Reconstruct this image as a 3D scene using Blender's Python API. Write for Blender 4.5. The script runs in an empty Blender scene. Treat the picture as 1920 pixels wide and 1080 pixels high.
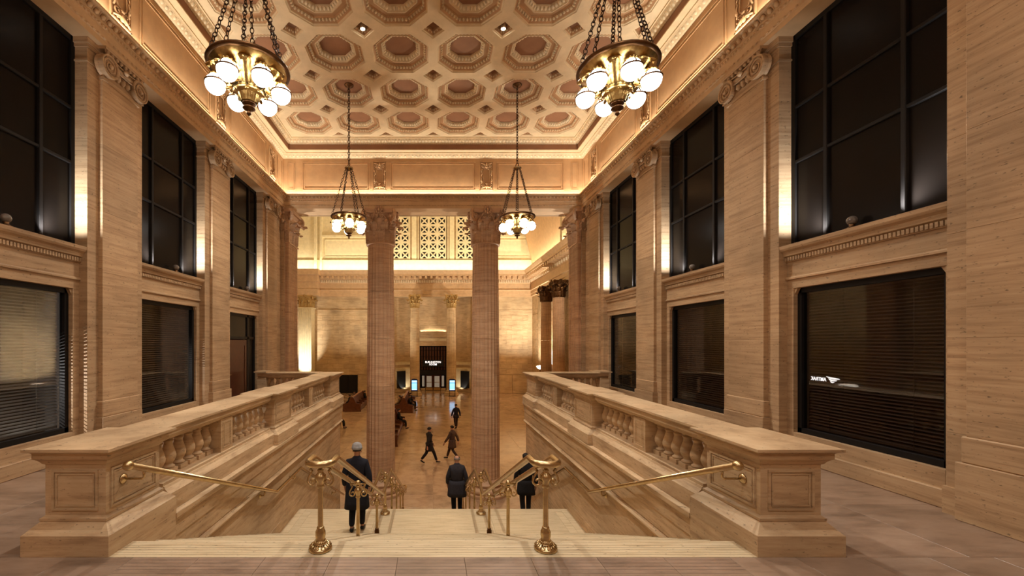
import bpy, math, random
from mathutils import Vector, Matrix
random.seed(7)
PI = math.pi
sc = bpy.context.scene
COL = sc.collection

# ---------------------------------------------------------------- camera, world, exposure
FPX = 775.0
EYE = 1.9
cam_d = bpy.data.cameras.new('camera')
cam = bpy.data.objects.new('camera', cam_d)
COL.objects.link(cam)
cam.location = (0, 0, EYE)
cam.rotation_euler = (PI / 2, 0, 0)
cam_d.sensor_width = 36
cam_d.lens = FPX / 1920 * 36
cam_d.shift_x = (960 - 812) / 1920
cam_d.shift_y = (642 - 540) / 1920
cam_d.clip_end = 200
sc.camera = cam

wd = bpy.data.worlds.new('night')
sc.world = wd
wd.use_nodes = True
wd.node_tree.nodes['Background'].inputs[0].default_value = (0.02, 0.024, 0.035, 1)
wd.node_tree.nodes['Background'].inputs[1].default_value = 0.15
sc.view_settings.view_transform = 'Standard'
sc.view_settings.look = 'None'
sc.view_settings.exposure = 0.28
sc.view_settings.gamma = 1
sc.view_settings.use_curve_mapping = False
sc.cycles.max_bounces = 7
sc.cycles.diffuse_bounces = 4
sc.cycles.sample_clamp_indirect = 4.0
sc.cycles.caustics_reflective = False
sc.cycles.caustics_refractive = False

# main dimensions (metres); X across, Y into the picture, Z up, upper floor at 0
XA, XB, XC, XG = 5.66, 5.735, 5.87, 5.97      # pilaster face, wall face, spandrel face, glass
PC0, PITCH = 7.5, 3.53
BAYS = [5.735, 9.265, 12.795]
PILS = [PC0 + PITCH * k for k in (-1, 0, 1, 2)]
YB = -3.95                                     # rear wall
XR, YR = 5.60, 15.58                           # architrave face rectangle
ZS = 6.95                                      # architrave soffit
ZC = 9.45                                      # ceiling
ZF = -3.95                                     # hall floor
P = 1.705                                      # coffer pitch
Y0 = 3.654                                     # head of the stair
YN = 3.96
TR, RI = 0.34, 0.15
N1 = 12
YL0 = YN + TR * (N1 - 1)                       # landing starts
ZL = -RI * N1
YL1 = 9.19
N2 = 14
RI2 = (ZL - ZF) / N2
YDL = 15.12 - 3 * P
XW = 3.0                                       # stairwell wall
YE = 13.3
GLOBE_W = (1.0, 0.965, 0.90)
WARM = (1.0, 0.93, 0.80)

def area(name, loc, rot, sx, sy, power, col=WARM, spread=PI):
    d = bpy.data.lights.new(name, 'AREA')
    d.shape = 'RECTANGLE'; d.size = sx; d.size_y = sy; d.energy = power; d.color = col; d.spread = spread
    o = bpy.data.objects.new(name, d); COL.objects.link(o)
    o.location = loc; o.rotation_euler = rot
    return o
def point(name, loc, power, col=WARM, r=0.1):
    d = bpy.data.lights.new(name, 'POINT')
    d.energy = power; d.color = col; d.shadow_soft_size = r
    o = bpy.data.objects.new(name, d); COL.objects.link(o); o.location = loc
    return o
def spot(name, loc, tgt, power, col, ang, blend=0.4, r=0.03):
    d = bpy.data.lights.new(name, 'SPOT')
    d.energy = power; d.color = col; d.spot_size = ang; d.spot_blend = blend; d.shadow_soft_size = r
    o = bpy.data.objects.new(name, d); COL.objects.link(o); o.location = loc
    o.rotation_euler = (Vector(tgt) - Vector(loc)).to_track_quat('-Z', 'Y').to_euler()
    return o

# cove strips lying in the trough on top of the entablature
for s in (-1, 1):
    area('cove_light', (s * 5.585, 6.0, 7.41), (0, s * math.radians(180 + 20), 0), 0.05, 19, 215, WARM)
area('cove_light', (0, 15.565, 7.41), (math.radians(180 - 20), 0, 0), 11.1, 0.05, 125, WARM)
# unseen point lights added behind the camera to fill pedestal fronts and floor
for s in (-1, 1):
    point('rear_fill_light', (s * 2.56, -1.1, 5.3), 75, GLOBE_W, 0.4)
# great hall: coves above its cornice
area('hall_cove_light', (0, 46.7, 10.15), (math.radians(180 - 25), 0, 0), 34, 0.25, 850, (1, .92, .72))
area('hall_cove_light', (10.6, 32, 10.15), (0, math.radians(180 + 25), 0), 0.25, 28, 600, (1, .92, .72))
# ledge lights in the hall
area('ledge_light', (0, 50.0, 3.25), (math.radians(180 - 10), 0, 0), 3.1, 0.08, 16, (1, .88, .68))
spot('pilaster_uplight', (-14.2, 43.6, -3.4), (-14.35, 46.95, 1.2), 4200, (1, .96, .88), math.radians(42), 0.9)
spot('wall_uplight', (-5.2, 46.9, -0.6), (-5.6, 47.7, 2.0), 160, (1, .92, .68), math.radians(130), 1.0, 0.2)
spot('board_light', (-3.3, 48.6, -3.7), (-3.5, 50, -1.6), 50, (1, .93, .8), math.radians(110))
spot('board_light', (3.3, 48.6, -3.7), (3.5, 50, -1.6), 50, (1, .93, .8), math.radians(110))
# white spots standing on the sills and washing the jambs of each upper window
for s in (-1, 1):
    for b in BAYS:
        for e in (-1, 1):
            area('jamb_light', (s * 5.845, b + 0.45 * e, 3.53), (e * math.radians(90 + 50), 0, 0), 0.05, 0.12, 13, (.90, .95, 1), math.radians(80))
# lamps burning inside the two nearest left offices, shining out between the blind slats
spot('office_lamp', (-7.2, 4.75, 1.45), (-5.85, 6.84, 1.6), 500, (1, .97, .93), math.radians(75), 0.3, 0.008)
spot('office_lamp', (-7.2, 8.25, 1.45), (-5.85, 10.37, 1.5), 200, (1, .95, .88), math.radians(75), 0.3, 0.008)
# beams of the two visible recessed spots; unseen nearer rows added as fill
for y in (YDL, YDL - 4 * P, YDL - 7 * P):
    for s in (-1, 1):
        spot('downlight_and_fill', (s * P, y, ZC - 0.02), (s * P * 1.1, y - 0.4, 0), 1050 if y > 8 else 400, (1, .96, .88), math.radians(110), 0.7, 0.05)

# ---------------------------------------------------------------- mesh helpers
class MB:
    def __init__(self):
        self.v = []; self.f = []; self.m = []; self.sm = []
    def add(self, vs, fs, mi=0, smooth=False):
        o = len(self.v)
        self.v += [tuple(p) for p in vs]
        for q in fs:
            self.f.append(tuple(i + o for i in q)); self.m.append(mi); self.sm.append(smooth)
    def box(self, x0, x1, y0, y1, z0, z1, mi=0):
        vs = [(x, y, z) for x in (x0, x1) for y in (y0, y1) for z in (z0, z1)]
        self.add(vs, [(0, 1, 3, 2), (4, 6, 7, 5), (0, 4, 5, 1), (2, 3, 7, 6), (0, 2, 6, 4), (1, 5, 7, 3)], mi)
    def cbox(self, x0, x1, y0, y1, z0, z1, c=0.01, mi=0):
        # box with chamfered edges
        self.hull_box((x0, x1), (y0, y1), (z0, z1), c, mi)
    def hull_box(self, X, Y, Z, c, mi):
        vs = []; ix = {}
        for i in (0, 1):
            for j in (0, 1):
                for k in (0, 1):
                    sx = c if i == 0 else -c; sy = c if j == 0 else -c; sz = c if k == 0 else -c
                    ix[i, j, k, 'x'] = len(vs); vs.append((X[i], Y[j] + sy, Z[k] + sz))
                    ix[i, j, k, 'y'] = len(vs); vs.append((X[i] + sx, Y[j], Z[k] + sz))
                    ix[i, j, k, 'z'] = len(vs); vs.append((X[i] + sx, Y[j] + sy, Z[k]))
        fs = []
        for i in (0, 1):
            fs.append([ix[i, 0, 0, 'x'], ix[i, 1, 0, 'x'], ix[i, 1, 1, 'x'], ix[i, 0, 1, 'x']])
            fs.append([ix[0, i, 0, 'y'], ix[1, i, 0, 'y'], ix[1, i, 1, 'y'], ix[0, i, 1, 'y']])
            fs.append([ix[0, 0, i, 'z'], ix[1, 0, i, 'z'], ix[1, 1, i, 'z'], ix[0, 1, i, 'z']])
            for j in (0, 1):
                fs.append([ix[0, i, j, 'y'], ix[1, i, j, 'y'], ix[1, i, j, 'z'], ix[0, i, j, 'z']])
                fs.append([ix[i, 0, j, 'x'], ix[i, 1, j, 'x'], ix[i, 1, j, 'z'], ix[i, 0, j, 'z']])
                fs.append([ix[i, j, 0, 'x'], ix[i, j, 1, 'x'], ix[i, j, 1, 'y'], ix[i, j, 0, 'y']])
                for k in (0, 1):
                    fs.append([ix[i, j, k, 'x'], ix[i, j, k, 'y'], ix[i, j, k, 'z']])
        self.add(vs, fs, mi)
    def rings(self, rings, closed=True, cap=False, mi=0, smooth=True):
        n = len(rings[0]); vs = [p for r in rings for p in r]; fs = []
        for a in range(len(rings) - 1):
            for i in range(n if closed else n - 1):
                j = (i + 1) % n
                fs.append((a * n + i, a * n + j, (a + 1) * n + j, (a + 1) * n + i))
        if cap:
            fs.append(tuple(range(n))[::-1]); fs.append(tuple((len(rings) - 1) * n + i for i in range(n)))
        self.add(vs, fs, mi, smooth)
    def lathe(self, prof, n=16, c=(0, 0, 0), mi=0, smooth=True, cap=True, flat=False):
        R = []
        for r, z in prof:
            R.append([(c[0] + r * math.cos(2 * PI * i / n), c[1] + r * math.sin(2 * PI * i / n), c[2] + z) for i in range(n)])
        self.rings(R, True, cap, mi, smooth)
    def sphere(self, c, r, n=12, m=7, mi=0, sc3=(1, 1, 1)):
        R = []
        for k in range(m + 1):
            t = -PI / 2 + PI * k / m
            rr = max(math.cos(t), 1e-4)
            R.append([(c[0] + r * sc3[0] * rr * math.cos(2 * PI * i / n), c[1] + r * sc3[1] * rr * math.sin(2 * PI * i / n), c[2] + r * sc3[2] * math.sin(t)) for i in range(n)])
        self.rings(R, True, False, mi, True)
    def tube(self, path, r, n=8, closed=False, mi=0, cap=True, r2=None):
        pts = [Vector(p) for p in path]; N = len(pts); R = []
        up = None
        for i, p in enumerate(pts):
            if closed: d = pts[(i + 1) % N] - pts[i - 1]
            else: d = pts[min(i + 1, N - 1)] - pts[max(i - 1, 0)]
            d.normalize()
            if up is None:
                up = Vector((0, 0, 1)) if abs(d.z) < 0.9 else Vector((1, 0, 0))
            a = d.cross(up)
            if a.length < 1e-4: a = d.orthogonal()
            a.normalize(); b = a.cross(d).normalized(); up = b
            k = 1.0
            if 0 < i < N - 1 or closed:
                d1 = (pts[i] - pts[i - 1]).normalized()
                k = 1 / max(0.6, abs(d1.dot(d)))
            rr = r if not callable(r) else r(i / (N - 1))
            r2v = rr if r2 is None else r2
            R.append([tuple(p + a * rr * k * math.cos(2 * PI * j / n) + b * r2v * math.sin(2 * PI * j / n)) for j in range(n)])
        if closed: R.append(R[0])
        self.rings(R, True, cap and not closed, mi, True)
    def prism(self, poly, axis, a, b, mi=0):
        # poly in the plane across axis: axis x -> (y,z), y -> (x,z), z -> (x,y)
        def P3(p, t):
            return {'x': (t, p[0], p[1]), 'y': (p[0], t, p[1]), 'z': (p[0], p[1], t)}[axis]
        n = len(poly)
        vs = [P3(p, a) for p in poly] + [P3(p, b) for p in poly]
        fs = [(i, (i + 1) % n, n + (i + 1) % n, n + i) for i in range(n)]
        fs += [tuple(range(n))[::-1], tuple(range(n, 2 * n))]
        self.add(vs, fs, mi)
    def frustum(self, x, y, z, mi=0):
        # stacked rectangles: lists of (x0,x1),(y0,y1), z
        R = [[(a[0], b[0], c), (a[1], b[0], c), (a[1], b[1], c), (a[0], b[1], c)] for a, b, c in zip(x, y, z)]
        self.rings(R, True, True, mi, False)
    def mesh(self, name, mats):
        me = bpy.data.meshes.new(name)
        me.from_pydata(self.v, [], self.f)
        for m in mats: me.materials.append(m)
        me.polygons.foreach_set('material_index', self.m)
        me.polygons.foreach_set('use_smooth', self.sm)
        me.update()
        return me
    def build(self, name, mats, parent=None, loc=None):
        if not isinstance(mats, (list, tuple)): mats = [mats]
        return obj(name, self.mesh(name, mats), parent, loc)

def obj(name, me, parent=None, loc=None, rot=None, scale=None):
    o = bpy.data.objects.new(name, me); COL.objects.link(o)
    if parent: o.parent = parent
    if loc: o.location = loc
    if rot: o.rotation_euler = rot
    if scale: o.scale = scale
    return o
def empty(name, loc=(0, 0, 0), rz=0):
    o = bpy.data.objects.new(name, None); COL.objects.link(o)
    o.location = loc; o.rotation_euler = (0, 0, rz); o.empty_display_size = 0.2
    return o
def tag(o, label, cat=None, group=None, kind=None):
    if label: o['label'] = label
    if cat: o['category'] = cat
    if group: o['group'] = group
    if kind: o['kind'] = kind
    return o
def stuff(o):
    o['kind'] = 'stuff'; return o
def copy_tree(o, parent=None):
    c = o.copy(); COL.objects.link(c)
    if parent: c.parent = parent
    for ch in list(o.children): copy_tree(ch, c)
    return c

# ---------------------------------------------------------------- materials
def newmat(name):
    m = bpy.data.materials.new(name); m.use_nodes = True
    nt = m.node_tree
    b = nt.nodes['Principled BSDF']
    return m, nt, b
def N(nt, t, **kw):
    n = nt.nodes.new(t)
    for k, v in kw.items():
        if k == 'inp':
            for a, c in v.items(): n.inputs[a].default_value = c
        else: setattr(n, k, v)
    return n
def ramp(nt, stops):
    r = nt.nodes.new('ShaderNodeValToRGB')
    e = r.color_ramp.elements
    while len(e) < len(stops): e.new(0.5)
    for i, (p, c) in enumerate(stops):
        e[i].position = p; e[i].color = (c[0], c[1], c[2], 1)
    return r
def srgb(r, g, b):
    f = lambda c: (c / 255 / 12.92) if c / 255 <= 0.04045 else ((c / 255 + 0.055) / 1.055) ** 2.4
    return (f(r), f(g), f(b))
def stone(name, c1, c2, c3, scale=(0.7, 0.7, 7.0), pits=0.6, rough=0.55, grooves=None, stain=0.25, spec=0.35, vary=0.10):
    m, nt, b = newmat(name); L = nt.links.new
    geo = N(nt, 'ShaderNodeNewGeometry')
    oi = N(nt, 'ShaderNodeObjectInfo')
    sh = N(nt, 'ShaderNodeVectorMath', operation='MULTIPLY_ADD')
    L(geo.outputs['Position'], sh.inputs[0]); sh.inputs[1].default_value = scale
    mu = N(nt, 'ShaderNodeMath', operation='MULTIPLY'); L(oi.outputs['Random'], mu.inputs[0]); mu.inputs[1].default_value = 37.0
    cx = N(nt, 'ShaderNodeCombineXYZ'); L(mu.outputs[0], cx.inputs[2]); L(mu.outputs[0], cx.inputs[0])
    L(cx.outputs[0], sh.inputs[2])
    n1 = N(nt, 'ShaderNodeTexNoise', inp={'Scale': 2.2, 'Detail': 8.0, 'Roughness': 0.66, 'Distortion': 0.1})
    L(sh.outputs[0], n1.inputs['Vector'])
    r1 = ramp(nt, [(0.30, c1), (0.50, c2), (0.72, c3)])
    L(n1.outputs['Fac'], r1.inputs[0])
    # broad stain
    n2 = N(nt, 'ShaderNodeTexNoise', inp={'Scale': 0.8, 'Detail': 3.0})
    L(geo.outputs['Position'], n2.inputs['Vector'])
    mr = N(nt, 'ShaderNodeMapRange', inp={1: 0.3, 2: 0.7, 3: 1 - stain, 4: 1 + stain * 0.4})
    L(n2.outputs['Fac'], mr.inputs[0])
    mv = N(nt, 'ShaderNodeMapRange', inp={1: 0, 2: 1, 3: 1 - vary, 4: 1 + vary * 0.6})
    L(oi.outputs['Random'], mv.inputs[0])
    mm = N(nt, 'ShaderNodeMath', operation='MULTIPLY'); L(mr.outputs[0], mm.inputs[0]); L(mv.outputs[0], mm.inputs[1])
    # pits
    ps = N(nt, 'ShaderNodeVectorMath', operation='MULTIPLY'); L(geo.outputs['Position'], ps.inputs[0])
    ps.inputs[1].default_value = tuple(1.0 if s < 3 else 3.0 for s in scale)
    n3 = N(nt, 'ShaderNodeTexNoise', inp={'Scale': 17.0, 'Detail': 3.0, 'Roughness': 0.6})
    L(ps.outputs[0], n3.inputs['Vector'])
    pr = N(nt, 'ShaderNodeMapRange', inp={1: 0.63, 2: 0.70, 3: 1.0, 4: 1 - pits})
    L(n3.outputs['Fac'], pr.inputs[0])
    m2 = N(nt, 'ShaderNodeMath', operation='MULTIPLY'); L(mm.outputs[0], m2.inputs[0]); L(pr.outputs[0], m2.inputs[1])
    fac = m2
    hgt = pr.outputs[0]
    if grooves:
        sep = N(nt, 'ShaderNodeSeparateXYZ'); L(geo.outputs['Position'], sep.inputs[0])
        a = N(nt, 'ShaderNodeMath', operation='SUBTRACT'); L(sep.outputs['Y'], a.inputs[0]); a.inputs[1].default_value = grooves[0]
        d = N(nt, 'ShaderNodeMath', operation='DIVIDE'); L(a.outputs[0], d.inputs[0]); d.inputs[1].default_value = grooves[1]
        fr = N(nt, 'ShaderNodeMath', operation='FRACT'); L(d.outputs[0], fr.inputs[0])
        pg = N(nt, 'ShaderNodeMath', operation='PINGPONG'); L(fr.outputs[0], pg.inputs[0]); pg.inputs[1].default_value = 0.5
        gm = N(nt, 'ShaderNodeMapRange', inp={1: 0.04, 2: 0.09, 3: 0.42, 4: 1.0}); L(pg.outputs[0], gm.inputs[0])
        m3 = N(nt, 'ShaderNodeMath', operation='MULTIPLY'); L(fac.outputs[0], m3.inputs[0]); L(gm.outputs[0], m3.inputs[1])
        fac = m3
    mx = N(nt, 'ShaderNodeVectorMath', operation='SCALE'); L(r1.outputs[0], mx.inputs[0]); L(fac.outputs[0], mx.inputs['Scale'])
    L(mx.outputs[0], b.inputs['Base Color'])
    b.inputs['Roughness'].default_value = rough
    b.inputs['Specular IOR Level'].default_value = spec
    bp = N(nt, 'ShaderNodeBump', inp={'Strength': 0.25, 'Distance': 0.01}); L(n1.outputs['Fac'], bp.inputs['Height'])
    L(bp.outputs[0], b.inputs['Normal'])
    return m
def paint(name, c, rough=0.6, var=0.12, scale=3.0, metal=0.0, spec=0.3, bump=0.0):
    m, nt, b = newmat(name); L = nt.links.new
    geo = N(nt, 'ShaderNodeNewGeometry')
    n = N(nt, 'ShaderNodeTexNoise', inp={'Scale': scale, 'Detail': 5.0, 'Roughness': 0.6})
    L(geo.outputs['Position'], n.inputs['Vector'])
    r = ramp(nt, [(0.3, tuple(x * (1 - var) for x in c)), (0.7, tuple(min(1, x * (1 + var * 0.7)) for x in c))])
    L(n.outputs['Fac'], r.inputs[0]); L(r.outputs[0], b.inputs['Base Color'])
    b.inputs['Roughness'].default_value = rough; b.inputs['Metallic'].default_value = metal
    b.inputs['Specular IOR Level'].default_value = spec
    if bump:
        bp = N(nt, 'ShaderNodeBump', inp={'Strength': bump, 'Distance': 0.01}); L(n.outputs['Fac'], bp.inputs['Height']); L(bp.outputs[0], b.inputs['Normal'])
    return m
def glow(name, c, strength):
    m, nt, b = newmat(name)
    b.inputs['Base Color'].default_value = (*c, 1)
    b.inputs['Emission Color'].default_value = (*c, 1); b.inputs['Emission Strength'].default_value = strength
    return m
def thin_glass(name, tint, rough=0.03, ior=1.5):
    m = bpy.data.materials.new(name); m.use_nodes = True
    nt = m.node_tree; nt.nodes.clear(); L = nt.links.new
    out = N(nt, 'ShaderNodeOutputMaterial')
    mix = N(nt, 'ShaderNodeMixShader'); tr = N(nt, 'ShaderNodeBsdfTransparent'); gl = N(nt, 'ShaderNodeBsdfGlossy')
    tr.inputs[0].default_value = (*tint, 1); gl.inputs['Roughness'].default_value = rough
    gl.inputs['Color'].default_value = (1, 1, 1, 1)
    lw = N(nt, 'ShaderNodeLayerWeight', inp={'Blend': 0.5})
    pw = N(nt, 'ShaderNodeMath', operation='POWER'); L(lw.outputs['Facing'], pw.inputs[0]); pw.inputs[1].default_value = 5.0
    fr = N(nt, 'ShaderNodeMapRange', inp={1: 0.0, 2: 1.0, 3: 0.045, 4: 1.0}); L(pw.outputs[0], fr.inputs[0])
    L(fr.outputs[0], mix.inputs[0]); L(tr.outputs[0], mix.inputs[1]); L(gl.outputs[0], mix.inputs[2])
    L(mix.outputs[0], out.inputs[0])
    return m

M = {}
M['trav'] = stone('travertine', srgb(158, 124, 90), srgb(190, 156, 118), srgb(204, 172, 134), scale=(0.45, 0.45, 9.0))
M['trav_bal'] = stone('travertine_balustrade', srgb(166, 134, 100), srgb(202, 170, 132), srgb(216, 188, 150), scale=(0.8, 0.8, 7), pits=0.5)
M['trav_col'] = stone('travertine_column', srgb(166, 126, 94), srgb(194, 154, 118), srgb(208, 170, 134), scale=(0.6, 0.6, 9), pits=0.35, stain=0.15)
M['trav_step'] = stone('travertine_step', srgb(176, 152, 118), srgb(206, 184, 148), srgb(218, 198, 164), scale=(0.8, 9, 9), pits=0.6, rough=0.4, grooves=(Y0, 0.0437), stain=0.12)
M['trav_land'] = stone('travertine_landing', srgb(182, 158, 122), srgb(210, 188, 152), srgb(220, 200, 168), scale=(0.8, 9, 9), pits=0.3, rough=0.35, stain=0.1)
M['hall_stone'] = stone('hall_stone', srgb(176, 144, 106), srgb(202, 172, 130), srgb(214, 186, 146), scale=(0.5, 0.5, 3), pits=0.2, vary=0.08)
M['marble'] = stone('marble_floor', srgb(112, 90, 74), srgb(150, 124, 104), srgb(166, 140, 120), scale=(0.7, 2.2, 1), pits=0.15, rough=0.3, spec=0.5, vary=0.14)
M['marble_groove'] = stone('marble_floor_grooved', srgb(112, 90, 74), srgb(150, 124, 104), srgb(166, 140, 120), scale=(0.7, 2.2, 1), pits=0.15, rough=0.35, spec=0.5, grooves=(Y0 + 0.008, 0.052), vary=0.14)
M['hall_floor'] = stone('hall_floor_tile', srgb(150, 118, 92), srgb(178, 144, 114), srgb(192, 160, 128), scale=(0.8, 0.8, 1), pits=0.05, rough=0.12, spec=0.5, vary=0.12, stain=0.15)
M['plaster'] = paint('plaster_cream', srgb(212, 188, 150), 0.7)
M['ent'] = paint('entablature_plaster', srgb(202, 166, 124), 0.65)
M['egg'] = paint('moulding_cream', srgb(228, 208, 172), 0.6)
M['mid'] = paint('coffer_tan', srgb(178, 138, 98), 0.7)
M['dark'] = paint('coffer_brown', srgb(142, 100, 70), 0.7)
M['frieze'] = paint('frieze_plaster', srgb(194, 154, 110), 0.7)
M['attic'] = paint('attic_cream', srgb(224, 206, 164), 0.7)
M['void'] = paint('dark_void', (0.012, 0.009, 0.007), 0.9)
M['brass'] = paint('brass', srgb(202, 176, 132), 0.26, metal=1.0, scale=14, var=0.2)
M['gold'] = paint('gilt', srgb(200, 166, 104), 0.3, metal=1.0, scale=18, var=0.35, bump=0.3)
M['bronze'] = paint('dark_bronze', srgb(96, 66, 40), 0.4, metal=0.9, scale=12, var=0.3)
M['chain'] = paint('chain_iron', srgb(74, 52, 36), 0.45, metal=0.8, scale=20)
M['globe'] = glow('lit_opal_globe', GLOBE_W, 10.0)
M['bowl_lit'] = glow('lit_opal_bowl', (1, .92, .8), 6.0)
M['frame'] = paint('window_frame', (0.012, 0.010, 0.009), 0.5, spec=0.15)
M['pane'] = paint('dark_pane', (0.0085, 0.0062, 0.005), 0.22, var=0.15, scale=1.2, spec=0.08)
M['glass'] = thin_glass('window_glass', (0.80, 0.80, 0.80))
M['slat_grey'] = paint('slat_grey', srgb(108, 103, 96), 0.5)
M['slat_brown'] = paint('slat_brown', srgb(98, 82, 66), 0.5)
M['slat_dark'] = paint('slat_dark', srgb(66, 50, 38), 0.55)
M['door'] = paint('door_wood', srgb(72, 34, 20), 0.35, scale=6, var=0.25)
M['wood'] = paint('bench_wood', srgb(96, 56, 34), 0.3, scale=5, var=0.3)
M['woodlite'] = paint('bench_rail_wood', srgb(150, 104, 70), 0.3, scale=5, var=0.2)
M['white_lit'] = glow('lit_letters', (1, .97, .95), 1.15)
M['black'] = paint('black_sign', (0.006, 0.006, 0.006), 0.5)
M['ball'] = paint('smoked_glass_ball', (0.10, 0.08, 0.07), 0.06, spec=1.0)
M['spotlamp'] = glow('downlight_lens', (1, .95, .85), 60.0)
M['gilt_stone'] = paint('gilded_stone', srgb(186, 150, 92), 0.45, metal=0.35, scale=8, var=0.25)
M['curtain'] = paint('curtain', srgb(110, 74, 58), 0.8)
M['interior'] = glow('lit_interior', (1.0, 0.82, 0.6), 0.14)
M['interior'].node_tree.nodes['Principled BSDF'].inputs['Base Color'].default_value = (0.16, 0.12, 0.08, 1)
# ---------------------------------------------------------------- shared ornament meshes
def egg_add(mb, c, sx, sy, sz, mi=0):
    # low ellipsoid, 6 x 4
    R = []
    for k in range(5):
        t = -PI / 2 + PI * k / 4; rr = max(math.cos(t), 0.05)
        R.append([(c[0] + sx * rr * math.cos(PI * 2 * i / 6), c[1] + sy * rr * math.sin(PI * 2 * i / 6), c[2] + sz * math.sin(t)) for i in range(6)])
    mb.rings(R, True, False, mi, True)
def egg_run(mb, p0, p1, pitch, size, up=(0, 0, 1), out=(0, -1, 0), mi=0, dart=True):
    # eggs (with slim darts between) along p0 -> p1; size = (along, out, up)
    p0, p1 = Vector(p0), Vector(p1); d = p1 - p0; L = d.length; d.normalize()
    n = max(1, round(L / pitch)); u = Vector(up).normalized(); w = Vector(out).normalized()
    for i in range(n):
        c = p0 + d * (i + 0.5) * L / n
        R = []
        for k in range(4):
            t = -PI / 2 + PI * k / 3; rr = max(math.cos(t), 0.12)
            R.append([tuple(c + d * size[0] * rr * math.cos(PI * 2 * j / 6) + w * size[1] * rr * math.sin(PI * 2 * j / 6) + u * size[2] * math.sin(t)) for j in range(6)])
        mb.rings(R, True, False, mi, True)
        if dart:
            q = p0 + d * i * L / n; h = size[2]; g = L / n * 0.09
            vs = [q - d * g + u * h, q + d * g + u * h, q + w * size[1] * 0.7 + u * h, q - u * h * 0.9]
            mb.add(vs, [(0, 2, 3), (2, 1, 3), (0, 1, 2)], mi)
def usweep(mb, prof, mi=0, xr=XR, yr=YR, yb=YB):
    # profile points (d inward, z) swept round the U of the room
    paths = []
    for d, z in prof:
        paths.append([(-(xr - d), yb, z), (-(xr - d), yr - d, z), (xr - d, yr - d, z), (xr - d, yb, z)])
    n = len(prof)
    for a in range(n - 1):
        for k in range(3):
            mb.add([paths[a][k], paths[a][k + 1], paths[a + 1][k + 1], paths[a + 1][k]], [(0, 1, 2, 3)], mi)
def uruns(mb, d, z, pitch, size, mi=0, xr=XR, yr=YR, yb=YB, tilt=0.0, dart=True):
    X, Y = xr - d, yr - d
    for a, b, o in (((-X, yb), (-X, Y), (1, 0)), ((-X, Y), (X, Y), (0, -1)), ((X, Y), (X, yb), (-1, 0))):
        o3 = Vector((o[0], o[1], 0)); up = Vector((0, 0, 1))
        o2 = o3 * math.cos(tilt) - up * math.sin(tilt); u2 = up * math.cos(tilt) + o3 * math.sin(tilt)
        egg_run(mb, (a[0], a[1], z), (b[0], b[1], z), pitch, size, u2, o2, mi, dart)

# ---------------------------------------------------------------- upper floor
fl = MB()
fl.box(-6.4, 6.4, YB, Y0, -0.30, -0.02)
for s in (-1, 1):
    fl.box(*sorted((s * 2.98, s * 6.4)), Y0, 13.45, -0.30, -0.02)
floor = fl.build('floor', M['marble'])
tag(floor, 'pinkish marble paving of the upper landing and side walkways', 'floor', kind='structure')
tile_me = {}
def tile(x0, x1, y0, y1, z, parent, mat, t=0.03, name='tile', c=0.002):
    k = (round(x1 - x0, 3), round(y1 - y0, 3), mat, t)
    if k not in tile_me:
        mb = MB(); w, h = (x1 - x0) / 2 - 0.001, (y1 - y0) / 2 - 0.001
        mb.frustum([(-w, w), (-w, w), (-w + c, w - c)], [(-h, h), (-h, h), (-h + c, h - c)], [-t, -c, 0])
        tile_me[k] = mb.mesh(name, [M[mat]])
    return obj(name, tile_me[k], parent, ((x0 + x1) / 2, (y0 + y1) / 2, z))
TP = 0.585
for j, (ya, yb_) in enumerate([(1.30, 2.477), (2.477, Y0)]):
    for i in range(-10, 10):
        x0 = -0.31 + TP * i + (0 if j == 1 else TP / 2); x1 = x0 + TP
        if x1 > 6.0 or x0 < -6.0: continue
        tile(x0, x1, ya, yb_, 0, floor, 'marble_groove' if abs(x0 + TP / 2) < 2.75 else 'marble')
for s in (-1, 1):
    for i in range(8):
        y0 = Y0 + i * 1.2
        for k in range(2):
            xa = 3.66 + k * 1.09
            x0, x1 = sorted((s * xa, s * (xa + 1.09)))
            tile(x0, x1, y0, min(y0 + 1.2, 13.45), 0, floor, 'marble')
    x0, x1 = sorted((s * 2.98, s * 3.66)); tile(x0, x1, 4.6, 9.0, 0, floor, 'marble'); tile(x0, x1, 9.0, 13.45, 0, floor, 'marble')

# ---------------------------------------------------------------- staircase
st = MB()
st.box(-XW, XW, YN + 0.01, YL0, ZF, ZL - 0.1); st.box(-XW, XW, YL0, YL1 - 0.02, ZF, ZL - 0.06)
stair = st.build('staircase', M['trav_land'])
tag(stair, 'broad pale travertine staircase descending in two flights between stone balustrades', 'staircase', kind='structure')
def step(y0, y1, z, h, mat='trav_step'):
    mb = MB()
    mb.prism([(y0, z - h), (y1 - 0.012, z - h), (y1 - 0.012, z - 0.035), (y1, z - 0.03), (y1, z - 0.006), (y1 - 0.006, z), (y0, z)], 'x', -XW + 0.002, XW - 0.002)
    return mb.build('step', M[mat], stair)
sb = step(Y0, YN, 0, 0.15)
for k in range(1, N1):
    step(YN + TR * (k - 1) - 0.02, YN + TR * k, -RI * k, RI + 0.03)
for x0, x1, y0, y1 in ((-2.66, -1.22, YL0, 8.86), (-1.22, -0.84, YL0, 8.86), (-0.84, 0.84, YL0, 8.86), (0.84, 1.22, YL0, 8.86), (1.22, 2.66, YL0, 8.86),
                       (-XW, -2.82, YL0, YL1), (2.82, XW, YL0, YL1), (-2.82, -2.66, YL0, 9.02), (2.66, 2.82, YL0, 9.02), (-2.66, 2.66, 8.86, 9.02), (-2.82, 2.82, 9.02, YL1)):
    tile(x0, x1, y0, y1, ZL, stair, 'trav_land', 0.06, 'slab')
for k in range(1, N2):
    step(YL1 + TR * (k - 1) - 0.02, YL1 + TR * k, ZL - RI2 * k, RI2 + 0.03)

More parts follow.
